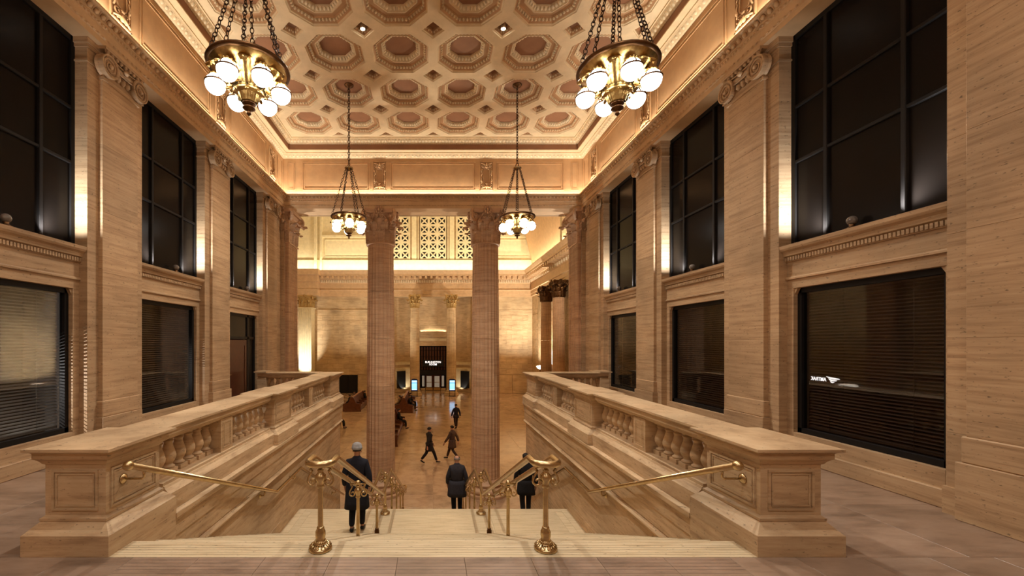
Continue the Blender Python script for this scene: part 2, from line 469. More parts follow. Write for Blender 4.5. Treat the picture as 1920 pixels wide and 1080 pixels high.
# ---------------------------------------------------------------- stairwell side walls
WP = [(3.06, -0.02), (2.945, -0.004), (2.86, -0.01), (2.86, -0.06), (2.89, -0.09), (2.915, -0.10), (2.915, -0.29), (2.935, -0.30), (2.935, -0.53), (2.95, -0.55),
      (2.92, -0.57), (2.90, -0.60), (2.92, -0.635), (XW - 0.01, -0.66), (XW - 0.01, ZF), (5.9, ZF), (5.9, -0.3), (3.06, -0.3)]
for s, side in ((-1, 'left'), (1, 'right')):
    mb = MB()
    mb.prism([(s * x, z) for x, z in WP], 'y', 4.618, YE)
    mb.box(*sorted((s * 2.872, s * 3.64)), Y0 + 0.002, 4.618, ZF, -0.001); mb.box(*sorted((s * 3.64, s * 5.9)), Y0 + 0.002, 4.618, ZF, -0.03)
    mb.box(*sorted((s * 3.06, s * 5.9)), YE - 0.01, 13.45, ZF, -0.3)
    # skirting that follows landing
    mb.box(*sorted((s * 2.975, s * 3.0)), YL0 - 0.3, YL1, ZL - 0.2, ZL + 0.2)
    w = mb.build('wall_stairwell_' + side, M['trav_bal'])
    tag(w, f'moulded travertine wall under the {side} balustrade of the stair', 'wall', kind='structure')

# ---------------------------------------------------------------- balustrades
bal_me = None
def baluster_mesh():
    mb = MB()
    mb.box(-0.075, 0.075, -0.075, 0.075, 0.0, 0.06)
    mb.lathe([(0.062, 0.06), (0.072, 0.07), (0.072, 0.085), (0.05, 0.10), (0.048, 0.115), (0.066, 0.14), (0.084, 0.185), (0.086, 0.215), (0.076, 0.26), (0.056, 0.32), (0.047, 0.355), (0.047, 0.375), (0.06, 0.385), (0.06, 0.40), (0.05, 0.405), (0.066, 0.425)], 14, cap=False)
    mb.box(-0.072, 0.072, -0.072, 0.072, 0.425, 0.47)
    return mb.mesh('baluster', [M['trav_bal']])
bal_me = baluster_mesh()
ZB, ZT = 0.32, 0.79        # foot and head of balusters
def ped(mb, x0, x1, y0, y1, cap=0.0, panel=True):
    # full pedestal block between x0..x1,y0..y1 (plinth extents)
    i = 0.115
    def rr(ins, z): return ((x0 + ins, x1 - ins), (y0 + ins, y1 - ins), z)
    L = [rr(0, 0), rr(0, 0.185), rr(0.012, 0.195), rr(0.07, 0.255), rr(0.09, 0.275), rr(0.085, 0.285), rr(0.085, 0.305), rr(0.10, 0.312), rr(i, 0.325), rr(i, 0.785),
         rr(i - 0.015, 0.795), rr(i - 0.03, 0.82), rr(0.06, 0.845), rr(0.05, 0.85), rr(0.05, 0.90), rr(0.03, 0.915), rr(0.0, 0.925), rr(0.0, 0.95)]
    mb.frustum([a for a, b, c in L], [b for a, b, c in L], [c for a, b, c in L])
def panel_frame(mb, axis, pos, u0, u1, z0, z1, out, w=0.022, d=0.012):
    for k, (i, dd) in enumerate(((0.0, d), (0.035, d * 0.6))):
        a0, a1, b0, b1 = u0 + i, u1 - i, z0 + i, z1 - i
        ww = w * (1 - 0.4 * k)
        for q0, q1, r0, r1 in ((a0, a1, b0, b0 + ww), (a0, a1, b1 - ww, b1), (a0, a0 + ww, b0 + ww, b1 - ww), (a1 - ww, a1, b0 + ww, b1 - ww)):
            lo, hi = sorted((pos - 0.01 * out, pos + dd * out))
            if axis == 'x': mb.box(lo, hi, q0, q1, r0, r1)
            else: mb.box(q0, q1, lo, hi, r0, r1)
PEDS = [(Y0, 4.62), (7.66, 8.82), (11.90, 13.27)]
DIES = [(5.93, 6.28), (10.16, 10.50)]
for s, side in ((-1, 'left'), (1, 'right')):
    root = empty('balustrade', (0, 0, 0))
    tag(root, f'long travertine balustrade with bulbous balusters on the {side} of the staircase', 'balustrade', 'balustrades flanking the staircase')
    for i, (a, b) in enumerate(PEDS):
        mb = MB()
        if i == 0: X = (2.87, 3.65)
        else: X = (2.87, 3.58)
        X = tuple(sorted((s * X[0], s * X[1])))
        ped(mb, X[0], X[1], a, b)
        pd = mb.build('pedestal', M['trav_bal'], root)
        mb = MB()
        inn = s * (2.87 + 0.115)
        panel_frame(mb, 'x', inn, a + 0.17, b - 0.17, 0.37, 0.74, -s)
        if i == 0:
            panel_frame(mb, 'y', a + 0.115, X[0] + 0.18, X[1] - 0.18, 0.37, 0.74, -1)
        mb.build('panel_moulding', M['trav_bal'], pd)
    # base course and coping between pedestals
    for a, b in ((4.621, 7.659), (8.821, 11.899)):
        mb = MB()
        prof = [(2.945, 0.0), (2.945, 0.20), (3.0, 0.26), (3.01, 0.285), (3.02, 0.285), (3.02, ZB), (3.42, ZB), (3.42, 0.285), (3.45, 0.26), (3.50, 0.20), (3.50, 0.0)]
        mb.prism([(s * x, z) for x, z in prof], 'y', a, b)
        mb.build('base_course', M['trav_bal'], root)
        mb = MB()
        prof = [(3.06, 0.785), (3.045, 0.80), (3.02, 0.83), (3.0, 0.845), (3.0, 0.85), (3.0, 0.90), (2.985, 0.915), (2.965, 0.925), (2.965, 0.95), (3.50, 0.95), (3.50, 0.925), (3.46, 0.915), (3.44, 0.85), (3.38, 0.785)]
        mb.prism([(s * x, z) for x, z in prof], 'y', a, b)
        mb.build('coping', M['trav_bal'], root)
    for a, b in DIES:
        mb = MB(); mb.box(*sorted((s * 3.045, s * 3.40)), a, b, ZB, 0.79)
        panel_frame(mb, 'x', s * 3.045, a + 0.06, b - 0.06, ZB + 0.05, 0.74, -s, 0.012, 0.006)
        mb.build('die', M['trav_bal'], root)
    for a, b in ((4.52, 5.93), (6.28, 7.76), (8.72, 10.16), (10.50, 12.0)):
        n = 7
        st_, en = a + 0.0, b - 0.0
        for k in range(n):
            obj('baluster', bal_me, root, (s * 3.22, st_ + (en - st_) * (k + 0.5) / n, ZB))
    # short return along the end of the walkway
    rr = empty('balustrade', (s * 4.5, 13.2, 0))
    tag(rr, f'short return balustrade closing the far end of the {side} walkway', 'balustrade', 'short return balustrades at the far end of the walkways')
    x0, x1 = sorted((-s * 0.90, s * 1.02))
    for nm, pf in (('base_course', [(-0.24, 0), (-0.24, 0.20), (-0.2, 0.285), (-0.2, ZB), (0.2, ZB), (0.2, 0.285), (0.24, 0.2), (0.24, 0)]),
                   ('coping', [(-0.16, 0.785), (-0.21, 0.84), (-0.21, 0.90), (-0.26, 0.925), (-0.26, 0.95), (0.26, 0.95), (0.26, 0.925), (0.21, 0.90), (0.21, 0.84), (0.16, 0.785)])):
        mb = MB(); mb.prism(pf, 'x', x0, x1); mb.build(nm, M['trav_bal'], rr)
    mb = MB(); e0, e1 = sorted((s * 0.75, s * 1.02)); mb.box(e0, e1, -0.22, 0.22, ZB, 0.79); mb.box(*sorted((s * 0.72, s * 1.10)), -0.29, 0.29, 0.95, 0.99); mb.build('end_block', M['trav_bal'], rr)
    for k in range(9):
        obj('baluster', bal_me, rr, (s * (-0.88 + k * 0.19), 0, ZB))

# ---------------------------------------------------------------- side walls with pilasters
def spiral(mb, cy, cz, x, r0, turns, sgn, rt, dirn, n=34):
    path = []
    for i in range(n + 1):
        t = i / n; a = PI / 2 + sgn * 2 * PI * turns * t
        r = r0 * (1 - t) ** 0.9 + 0.02
        path.append((x, cy + r * math.cos(a), cz + r * math.sin(a)))
    mb.tube(path, lambda t: rt * (1 - 0.45 * t), 6)
vol_me = {}
def volute_mesh(s, sg):
    k = (s, sg)
    if k not in vol_me:
        mb = MB()
        # drum, recessed face, raised scroll
        prof = [(0.19, 0.07), (0.175, 0.03), (0.19, -0.045), (0.19, -0.075), (0.165, -0.075), (0.16, -0.045), (0.0, -0.045)]
        R = [[(s * xx, r * math.cos(2 * PI * i / 28), r * math.sin(2 * PI * i / 28)) for i in range(28)] for r, xx in prof[:-1]]
        mb.rings(R, True, True, 0, False)
        spiral(mb, 0, 0, -s * 0.055, 0.165, 2.4, sg, 0.024, s, 44)
        mb.sphere((-s * 0.07, 0, 0), 0.04, 8, 5)
        vol_me[k] = mb.mesh('volute', [M['trav']])
    return vol_me[k]
def pilaster(parent, s, c, zb):
    root = empty('pilaster'); root.parent = parent
    w = 0.42
    def bx(name, x0, x1, y0, y1, z0, z1, ch=0.006, mat='trav'):
        mb = MB(); mb.cbox(*sorted((s * x0, s * x1)), y0, y1, z0, z1, ch); return mb.build(name, M[mat], root)
    bx('plinth', XA - 0.055, XB + 0.01, c - w - 0.055, c + w + 0.055, zb, 0.62)
    bx('plinth', XA - 0.025, XB + 0.01, c - w - 0.03, c + w + 0.03, 0.62, 0.90, 0.012)
    zs = [0.90, 1.95, 3.10, 4.15, 5.30, 6.42]
    for a, b in zip(zs, zs[1:]): bx('stone_block', XA, XB + 0.02, c - w, c + w, a, b, 0.004)
    # ionic capital
    mb = MB()
    mb.box(*sorted((s * (XA - 0.03), s * XB)), c - w - 0.02, c + w + 0.02, 6.40, 6.44)
    mb.box(*sorted((s * (XA - 0.005), s * XB)), c - w, c + w, 6.44, 6.86)
    prof = [(XA - 0.05, 6.70), (XA - 0.07, 6.73), (XA - 0.07, 6.76), (XA - 0.05, 6.80), (XA - 0.01, 6.82), (XB, 6.82), (XB, 6.70)]
    mb.prism([(s * x, z) for x, z in prof], 'y', c - 0.38, c + 0.38)
    # drooping fillet of the volute band
    for dz, rr in ((6.835, 0.014), (6.70, 0.011)):
        mb.tube([(s * (XA - 0.075), c - 0.37 + 0.74 * i / 10, dz - 0.035 * math.sin(PI * i / 10)) for i in range(11)], rr, 5)
    mb.box(*sorted((s * (XA - 0.10), s * XB)), c - 0.47, c + 0.47, 6.90, 6.95)
    cap = mb.build('capital', M['trav'], root)
    mb = MB()
    egg_run(mb, (s * (XA - 0.03), c - 0.17, 6.60), (s * (XA - 0.03), c + 0.17, 6.60), 0.115, (0.045, 0.05, 0.07), (0, 0, 1), (-s, 0, 0))
    egg_run(mb, (s * (XA - 0.075), c - 0.46, 6.872), (s * (XA - 0.075), c + 0.46, 6.872), 0.105, (0.036, 0.035, 0.04), (0, 0, 1), (-s, 0, 0))
    mb.sphere((s * (XA - 0.09), c, 6.77), 0.05, 8, 5)
    stuff(mb.build('egg_moulding', M['trav'], root))
    for e in (-1, 1):
        obj('volute', volute_mesh(s, e), root, (s * (XA - 0.035), c + e * 0.365, 6.65))
    return root
winno = 0
wall_roots = {}
for s, side in ((-1, 'left'), (1, 'right')):
    mb = MB()
    xo = 6.4
    def W(x0, x1, y0, y1, z0, z1): mb.box(*sorted((s * x0, s * x1)), y0, y1, z0, z1)
    W(XB + 0.1, xo, YB, BAYS[0] - 1.3, 0, ZS)
    W(XB + 0.4, xo, BAYS[2] + 1.13, 15.6, ZF, ZS)
    W(XB + 0.4, xo, 13.4, 15.6, ZF, 0)
    root = mb.build('wall_' + side, M['trav'])
    tag(root, f'{side} travertine wall with scroll-capital pilasters between tall dark windows', 'wall', kind='structure')
    wall_roots[s] = root
    def blk(name, x0, x1, y0, y1, z0, z1, ch=0.005, mat='trav', parent=root):
        m_ = MB(); m_.cbox(*sorted((s * x0, s * x1)), y0, y1, z0, z1, ch); return m_.build(name, M[mat], parent)
    # piers (stone courses)
    edges = [(YB, PILS[0] - 0.645 - 0.0)] if False else []
    for k, c in enumerate(PILS):
        y0, y1 = c - 0.645, c + 0.645
        if k == 0: y0 = YB
        if k == 3: y1 = 15.6
        zz = [0.0, 0.9, 1.95, 3.10, 4.15, 5.30, 6.42, ZS]
        if k == 3: zz = [ZF, -2.6, -1.3] + zz
        for a, b in zip(zz, zz[1:]): blk('stone_block', XB, XB + 0.42, y0, y1, a, b, 0.004)
        # moulded caps and feet of the pier strips
        m_ = MB()
        for z0, z1, d in ((6.56, 6.59, 0.02), (6.80, 6.86, 0.02), (6.86, 6.95, 0.04)):
            m_.box(*sorted((s * (XB - d), s * (XB + 0.30))), y0 - d if k else y0, y1 + d if k < 3 else y1, z0, z1)
        m_.box(*sorted((s * (XB - 0.03), s * (XB + 0.1))), y0 - 0.02 if k else y0, y1 + 0.02 if k < 3 else y1, 0, 0.30)
        m_.build('pier_moulding', M['trav'], root)
        pilaster(root, s, c, 0 if k < 3 else 0)
    for bi, b in enumerate(BAYS):
        o = 1.12
        zt = 2.78; 
        # spandrel and sill
        blk('spandrel', XC, 6.3, b - o, b + o, zt, 3.34, 0.004)
        m_ = MB()
        prof = [(XC + 0.1, 3.22), (XC - 0.02, 3.22), (XC - 0.025, 3.30), (XC - 0.06, 3.315), (XC - 0.075, 3.37), (XC - 0.11, 3.40), (XC - 0.125, 3.43), (XC - 0.13, 3.48), (6.05, 3.48), (6.05, 3.22)]
        m_.prism([(s * x, z) for x, z in prof], 'y', b - o, b + o)
        prof = [(XC + 0.1, 2.93), (XC - 0.03, 2.93), (XC - 0.03, 2.955), (XC - 0.012, 2.975), (XC + 0.1, 2.975)]
        m_.prism([(s * x, z) for x, z in prof], 'y', b - o, b + o)
        m_.build('sill', M['trav'], root)
        m_ = MB()
        nb = 46
        for i in range(nb):
            y = b - o + 2 * o * (i + 0.5) / nb
            m_.box(*sorted((s * (XC - 0.045), s * (XC - 0.02))), y - 0.016, y + 0.016, 3.235, 3.295)
        stuff(m_.build('dentil_moulding', M['trav'], root))
        # lower surround
        door = (s == -1 and bi == 2)
        zlo = 0.0 if door else 0.44
        for e in (-1, 1):
            y0, y1 = sorted((b + e * 1.0, b + e * o))
            for a, q in ((0, 0.44), (0.44, 1.5), (1.5, zt)): blk('jamb_stone', XC, 6.3, y0, y1, a, q, 0.004)
            m_ = MB(); m_.prism([(y0 if e < 0 else y1, 2.78), (b + e * 0.94, 2.78), (b + e * 1.0, 2.68), (y0 if e < 0 else y1, 2.68)], 'x', *sorted((s * (XC + 0.02), s * 6.0))); m_.build('corner_stone', M['trav'], root)
        if not door:
            blk('apron', XC, 6.3, b - 1.0, b + 1.0, 0, 0.44, 0.004)
            blk('baseboard', XC - 0.05, XC + 0.02, b - o, b + o, 0, 0.22, 0.01)
        # ---- upper window
        winno += 1
        fr = MB(); xg = XG
        def F(y0, y1, z0, z1, t=0.03): fr.box(*sorted((s * (xg - t), s * (xg + 0.05))), y0, y1, z0, z1)
        F(b - o, b + o, 3.48, 3.54); F(b - o, b + o, ZS - 0.08, ZS); F(b - o, b - o + 0.07, 3.48, ZS); F(b + o - 0.07, b + o, 3.48, ZS)
        win = fr.build(f'window_{winno}', M['frame'])
        tag(win, f'tall dark upper window, {("nearest", "middle", "farthest")[bi]} of three on the {side} wall', 'window', kind='structure')
        m_ = {}
        ys = [b - o + 0.07, b - 0.52, b + 0.52, b + o - 0.07]; zs = [3.54, 4.86, 5.76, ZS - 0.08]
        for y in ys[1:3]:
            q = MB(); q.cbox(*sorted((s * (xg - 0.045), s * (xg + 0.05))), y - 0.03, y + 0.03, 3.54, ZS - 0.08, 0.008); q.build('mullion', M['frame'], win)
        for z in zs[1:3]:
            q = MB(); q.cbox(*sorted((s * (xg - 0.035), s * (xg + 0.05))), b - o + 0.07, b + o - 0.07, z - 0.025, z + 0.025, 0.008); q.build('transom', M['frame'], win)
        for i in range(3):
            for j in range(3):
                q = MB(); q.box(*sorted((s * xg, s * (xg + 0.02))), ys[i], ys[i + 1], zs[j], zs[j + 1]); q.build('pane', M['pane'], win)
        # ---- lower window
        if door: continue
        winno += 1
        fr = MB()
        for q in ((b - 1.0, b + 1.0, 0.44, 0.52), (b - 1.0, b + 1.0, 2.70, zt), (b - 1.0, b - 0.93, 0.44, zt), (b + 0.93, b + 1.0, 0.44, zt)): F(*q)
        win = fr.build(f'window_{winno}', M['frame'])
        tag(win, f'lower window below the {("nearest", "middle", "farthest")[bi]} upper window on the {side} wall, with a blind behind the glass', 'window', kind='structure')
        for e in (-1, 1):
            q = MB(); q.box(*sorted((s * 6.02, s * 6.31)), *sorted((b + e * 0.985, b + e * 0.999)), 0.44, zt); q.build('dark_liner', M['void'], win)  # dark liner added to hide the lamp-lit stone edge behind the glass
        q = MB(); q.box(*sorted((s * (xg + 0.015), s * (xg + 0.016))), b - 0.93, b + 0.93, 0.52, 2.70); q.build('pane', M['glass'], win)
    # dark office rooms behind lower windows
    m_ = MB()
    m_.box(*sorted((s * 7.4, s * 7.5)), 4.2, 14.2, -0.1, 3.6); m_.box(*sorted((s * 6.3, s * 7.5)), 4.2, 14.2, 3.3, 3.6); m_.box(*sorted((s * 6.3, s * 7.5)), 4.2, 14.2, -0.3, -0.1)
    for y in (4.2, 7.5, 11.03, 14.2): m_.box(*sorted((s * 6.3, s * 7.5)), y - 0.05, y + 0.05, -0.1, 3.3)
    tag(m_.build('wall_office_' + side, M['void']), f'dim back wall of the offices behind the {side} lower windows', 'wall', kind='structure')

# blinds
slat_me = {}
def blind(s, b, mat, label, tilt, zlo=0.55, zhi=2.70, step_=0.047, x=6.06):
    root = empty('venetian_blind', (s * x, b, 0))
    tag(root, label, 'blind', 'venetian blinds in the lower windows')
    k = (s, mat, tilt)
    if k not in slat_me:
        mb = MB(); w = 0.026; c, sn = math.cos(tilt), math.sin(tilt)
        pts = [(-w * c * s, -w * sn), (0, 0.004), (w * c * s, w * sn)]
        vs = [(p[0], y, p[1]) for y in (-0.90, 0.90) for p in pts] + [(p[0], y, p[1] - 0.002) for y in (-0.90, 0.90) for p in pts]
        mb.add(vs, [(0, 1, 4, 3), (1, 2, 5, 4), (6, 9, 10, 7), (7, 10, 11, 8), (0, 3, 9, 6), (2, 8, 11, 5)])
        slat_me[k] = mb.mesh('slat', [M[mat]])
    n = int((zhi - zlo) / step_)
    for i in range(n): obj('slat', slat_me[k], root, (0, 0, zlo + 0.03 + i * step_))
    mb = MB(); mb.cbox(-0.02, 0.02, -0.91, 0.91, zhi - 0.02, zhi + 0.03, 0.005); mb.build('head_rail', M[mat], root)
    mb = MB(); mb.cbox(-0.02, 0.02, -0.91, 0.91, zlo - 0.02, zlo + 0.015, 0.005); mb.build('bottom_rail', M[mat], root)
    for y in (-0.55, 0.55):
        mb = MB(); mb.tube([(-s * 0.028, y, zlo), (-s * 0.028, y, zhi)], 0.003, 4); mb.build('cord', M[mat], root)
    return root
TL = math.radians(22)
blind(-1, BAYS[0], 'slat_grey', 'grey venetian blind in the nearest lower window on the left wall', TL)
blind(-1, BAYS[1], 'slat_brown', 'brownish venetian blind in the lower window beside the dark door on the left', TL)
blind(1, BAYS[0], 'slat_dark', 'very dark venetian blind behind the reflected sign letters on the right', TL)
blind(1, BAYS[1], 'slat_dark', 'very dark venetian blind in the middle lower window on the right wall', TL)
blind(1, BAYS[2], 'slat_brown', 'brown venetian blind in the farthest lower window on the right wall', TL)

# small glass balls on dark feet standing on upper sills
GY = {(-1, 0): 5.67, (-1, 1): 9.42, (-1, 2): 13.02, (1, 0): 5.78, (1, 1): 9.34, (1, 2): 13.02}
ball_proto = None
for s in (-1, 1):
    for bi in range(3):
        r = empty('sill_lamp', (s * 5.86, GY[s, bi], 3.48))
        tag(r, f'smoked glass ball on the sill of the {("nearest", "middle", "farthest")[bi]} {"left" if s < 0 else "right"} upper window', 'lamp', 'glass balls on the upper window sills')
        if ball_proto is None:
            mb = MB(); mb.lathe([(0.075, 0), (0.075, 0.02), (0.05, 0.03), (0.03, 0.05), (0.04, 0.07), (0.0, 0.075)], 14); f1 = mb.mesh('foot', [M['bronze']])
            mb = MB(); mb.sphere((0, 0, 0.125), 0.065, 18, 10); f2 = mb.mesh('glass_ball', [M['ball']])
            ball_proto = (f1, f2)
        obj('foot', ball_proto[0], r); obj('glass_ball', ball_proto[1], r)

# balcony door on the left, in the farthest bay
b = BAYS[2]; s = -1; xg = XG
fr = MB()
for q in ((b - 1.0, b - 0.92, 0, 2.78), (b + 0.92, b + 1.0, 0, 2.78), (b - 1.0, b + 1.0, 2.70, 2.78), (b - 1.0, b + 1.0, 2.0, 2.08), (b + 0.42, b + 0.52, 0, 2.78)):
    fr.box(-(xg + 0.05), -(xg - 0.03), q[0], q[1], q[2], q[3])
d1 = fr.build('door_1', M['frame'])
tag(d1, 'dark reddish wooden door with transom and sidelight at the end of the left walkway', 'door', kind='structure')
q = MB(); q.cbox(-xg - 0.02, -xg + 0.02, b - 0.86, b + 0.40, 0.02, 1.98, 0.006); q.build('leaf', M['door'], d1)
leaf = [o for o in d1.children][0]
q = MB()
for a in ((b - 0.74, b + 0.28, 0.20, 0.24), (b - 0.74, b + 0.28, 1.80, 1.84), (b - 0.74, b - 0.70, 0.2, 1.84), (b + 0.24, b + 0.28, 0.2, 1.84)):
    q.box(-xg + 0.015, -xg + 0.032, a[0], a[1], a[2], a[3])
q.build('panel_moulding', M['door'], leaf)
q = MB(); q.box(-xg + 0.02, -xg + 0.03, b - 0.83, b - 0.77, 0.86, 1.1); q.tube([(-xg + 0.03, b - 0.8, 0.95), (-xg + 0.07, b - 0.8, 0.95), (-xg + 0.07, b - 0.68, 0.95)], 0.01, 6); tag(q.build('handle', M['brass'], leaf), 'brass lever handle')
for a in ((b - 0.92, b + 0.42, 2.08, 2.70), (b + 0.52, b + 0.92, 2.08, 2.70), (b + 0.52, b + 0.92, 0.1, 2.0)):
    q = MB(); q.box(-xg - 0.02, -xg, *a); q.build('pane', M['pane'], d1)
q = MB(); q.box(-6.3, -xg - 0.03, b - 1, b + 1, -0.02, 0.0); q.build('threshold', M['frame'], d1)

# rear wall behind the camera
mb = MB(); mb.box(-6.4, 6.4, YB - 0.3, YB, 0, ZC)
tag(mb.build('wall_rear', M['trav']), 'plain travertine wall behind the viewer', 'wall', kind='structure')

# ---------------------------------------------------------------- entablature, frieze, ceiling cornice
mb = MB()
usweep(mb, [(-0.95, ZS), (0.0, ZS), (0.0, 7.04), (0.018, 7.05), (0.018, 7.075), (0.022, 7.09), (0.022, 7.20), (0.045, 7.215), (0.045, 7.24), (0.03, 7.25), (0.03, 7.275),
            (0.05, 7.285), (0.05, 7.30), (0.045, 7.315), (0.05, 7.39), (0.09, 7.40), (0.12, 7.405), (0.13, 7.42), (0.13, 7.46), (0.10, 7.46), (0.08, 7.41), (-0.07, 7.39)])
# rear face of the end beam
mb.box(-5.8, 5.8, YR + 0.9, YR + 1.0, ZS, 9.4)
ent = mb.build('trim_1', M['ent'])
tag(ent, 'moulded stone entablature running round the room under the lit frieze', 'trim', kind='structure')
mb = MB(); uruns(mb, 0.066, 7.348, 0.135, (0.046, 0.045, 0.046), tilt=0.45); stuff(mb.build('egg_moulding', M['ent'], ent))
mb = MB(); uruns(mb, 0.024, 7.062, 0.11, (0.040, 0.022, 0.018), dart=False); uruns(mb, 0.044, 7.232, 0.07, (0.024, 0.026, 0.024), dart=False); stuff(mb.build('bead_moulding', M['ent'], ent))
XFR, YFR = XR + 0.08, YR + 0.08
mb = MB(); usweep(mb, [(-0.08, 7.36), (-0.08, 8.90)])
fz = mb.build('wall_frieze', M['frieze'])
tag(fz, 'plaster frieze with framed panels glowing from the hidden cove light', 'wall', kind='structure')
def frame_strips(u0, u1, z0, z1, mode, s=0, d=0.02, w=0.022, nested=0.07):
    # returns boxes for a double moulded frame on the frieze
    mb = MB()
    for k, dd in ((0, d), (nested, d * 0.7)):
        a0, a1, b0, b1 = u0 + k, u1 - k, z0 + k, z1 - k
        for q0, q1, r0, r1 in ((a0, a1, b0, b0 + w), (a0, a1, b1 - w, b1), (a0, a0 + w, b0 + w, b1 - w), (a1 - w, a1, b0 + w, b1 - w)):
            if mode == 'end': mb.box(q0, q1, YFR - dd, YFR + 0.01, r0, r1)
            else: mb.box(*sorted((s * (XFR - dd), s * (XFR + 0.01))), q0, q1, r0, r1)
    return mb
ZP0, ZP1 = 7.66, 8.74
for x0, x1 in ((-4.95, -2.40), (-1.62, 1.62), (2.40, 4.95), (-5.52, -5.22), (5.22, 5.52)):
    frame_strips(x0, x1, ZP0, ZP1, 'end', nested=0.07 if x1 - x0 > 1 else 0.05).build('panel_moulding', M['frieze'], fz)
for s in (-1, 1):
    for k in range(-1, 3):
        y0, y1 = PC0 + PITCH * k - PITCH + 0.50, PC0 + PITCH * k - 0.50
        frame_strips(y0, y1, ZP0, ZP1, 'side', s).build('panel_moulding', M['frieze'], fz)
    frame_strips(14.6 + 0.45, 15.52, ZP0, ZP1, 'side', s, nested=0.05).build('panel_moulding', M['frieze'], fz)
# carved medallions (local: u across, z up, facing -v)
def medallion_mesh():
    mb = MB(); w, h = 0.255, 0.54
    for q in ((-w, w, -h, -h + 0.03), (-w, w, h - 0.03, h), (-w, -w + 0.03, -h, h), (w - 0.03, w, -h, h)):
        mb.box(q[0], q[1], -0.035, 0.01, q[2], q[3])
    # inner tablet
    oc = [(-0.09, -0.26), (0.09, -0.26), (0.12, -0.2), (0.12, 0.2), (0.09, 0.26), (-0.09, 0.26), (-0.12, 0.2), (-0.12, -0.2)]
    mb.tube([(x, -0.03, z) for x, z in oc], 0.014, 6, closed=True)
    for sx in (-1, 1):
        for sz in (-1, 1):
            path = []
            for i in range(19):
                t = i / 18; a = PI / 2 * sz + sx * sz * 2 * PI * 1.5 * t; r = 0.085 * (1 - t) + 0.012
                path.append((sx * 0.115 + r * math.cos(a), -0.03 - 0.02 * t, sz * 0.37 + r * math.sin(a)))
            mb.tube(path, 0.016, 5)
            mb.tube([(sx * 0.19, -0.025, sz * 0.30), (sx * 0.155, -0.035, sz * 0.22), (sx * 0.195, -0.04, sz * 0.14), (sx * 0.16, -0.035, sz * 0.06), (sx * 0.19, -0.03, 0)], 0.017, 5)
            mb.tube([(sx * 0.02, -0.03, sz * 0.30), (sx * 0.06, -0.05, sz * 0.42), (sx * 0.2, -0.04, sz * 0.48)], 0.018, 5)
            egg_add(mb, (sx * 0.19, -0.03, sz * 0.19), 0.03, 0.03, 0.05)
    for sz in (-1, 1):
        egg_add(mb, (0, -0.04, sz * 0.42), 0.045, 0.045, 0.075); egg_add(mb, (0, -0.04, sz * 0.31), 0.06, 0.035, 0.035)
    return mb.mesh('medallion', [M['frieze']])
med = medallion_mesh()
for x in (-2.02, 2.02): obj('medallion', med, fz, (x, YFR, 8.2))
for s in (-1, 1):
    for k in range(-1, 3): obj('medallion', med, fz, (s * XFR, PC0 + PITCH * k, 8.2), (0, 0, -s * PI / 2))

mb = MB()
usweep(mb, [(-0.08, 8.86), (-0.03, 8.88), (0.06, 8.98), (0.09, 9.0), (0.09, 9.03), (0.25, 9.03), (0.25, 9.06)], 0)
usweep(mb, [(0.25, 9.06), (0.24, 9.07), (0.24, 9.24), (0.25, 9.25)], 1)
usweep(mb, [(0.25, 9.25), (0.27, 9.27), (0.36, 9.40), (0.37, 9.42), (0.40, 9.42), (0.40, ZC + 0.01)], 0)
cor = mb.build('trim_2', [M['plaster'], M['dark']])
tag(cor, 'egg-and-dart plaster cornice at the edge of the coffered ceiling', 'trim', kind='structure')
mb = MB()
uruns(mb, 0.0, 8.93, 0.14, (0.05, 0.035, 0.05), tilt=0.7)
uruns(mb, 0.31, 9.345, 0.125, (0.048, 0.035, 0.062), tilt=0.6)
uruns(mb, 0.255, 9.268, 0.075, (0.028, 0.02, 0.02), dart=False)
stuff(mb.build('egg_moulding', M['egg'], cor))

# ---------------------------------------------------------------- coffered ceiling
NR = 11
YCF = 15.12                                   # far edge of the coffer field
mb = MB()
mb.box(-6.4, 6.4, YB - 0.3, YR + 1.0, ZC + 0.42, ZC + 0.6)
yn = YCF - NR * P
mb.box(-5.21, 5.21, YB, yn, ZC, ZC + 0.03)
mb.box(-5.21, 5.21, YCF, YCF + 0.07, ZC, ZC + 0.03)
for s in (-1, 1): mb.box(*sorted((s * 3 * P, s * 5.21)), yn, YCF, ZC, ZC + 0.03)
ceil = mb.build('ceiling', M['plaster'])
tag(ceil, 'plaster ceiling of octagonal coffers and small diamond coffers', 'ceiling', kind='structure')
DD = 0.165 * P
def octv(a, z): return [(a / math.cos(PI / 8) * math.cos(PI / 8 + k * PI / 4), a / math.cos(PI / 8) * math.sin(PI / 8 + k * PI / 4), z) for k in range(8)]
def coffer_mesh():
    mb = MB(); h = P / 2; q = h - DD
    outl = [(h, q, 0), (q, h, 0), (-q, h, 0), (-h, q, 0), (-h, -q, 0), (-q, -h, 0), (q, -h, 0), (h, -q, 0)]
    outl = [outl[k] for k in range(8)]
    ov = octv(0.725, 0)
    mb.rings([outl, ov], True, False, 0, False)
    mb.rings([octv(0.725, 0), octv(0.715, 0.025), octv(0.695, 0.03), octv(0.69, 0.045)], True, False, 0, False)
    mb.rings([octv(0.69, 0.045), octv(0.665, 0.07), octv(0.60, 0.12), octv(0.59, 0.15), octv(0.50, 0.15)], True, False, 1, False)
    mb.rings([octv(0.50, 0.15), octv(0.495, 0.135), octv(0.475, 0.135), octv(0.468, 0.16), octv(0.40, 0.235), octv(0.40, 0.28)], True, False, 0, False)
    return mb.mesh('coffer', [M['plaster'], M['mid']])
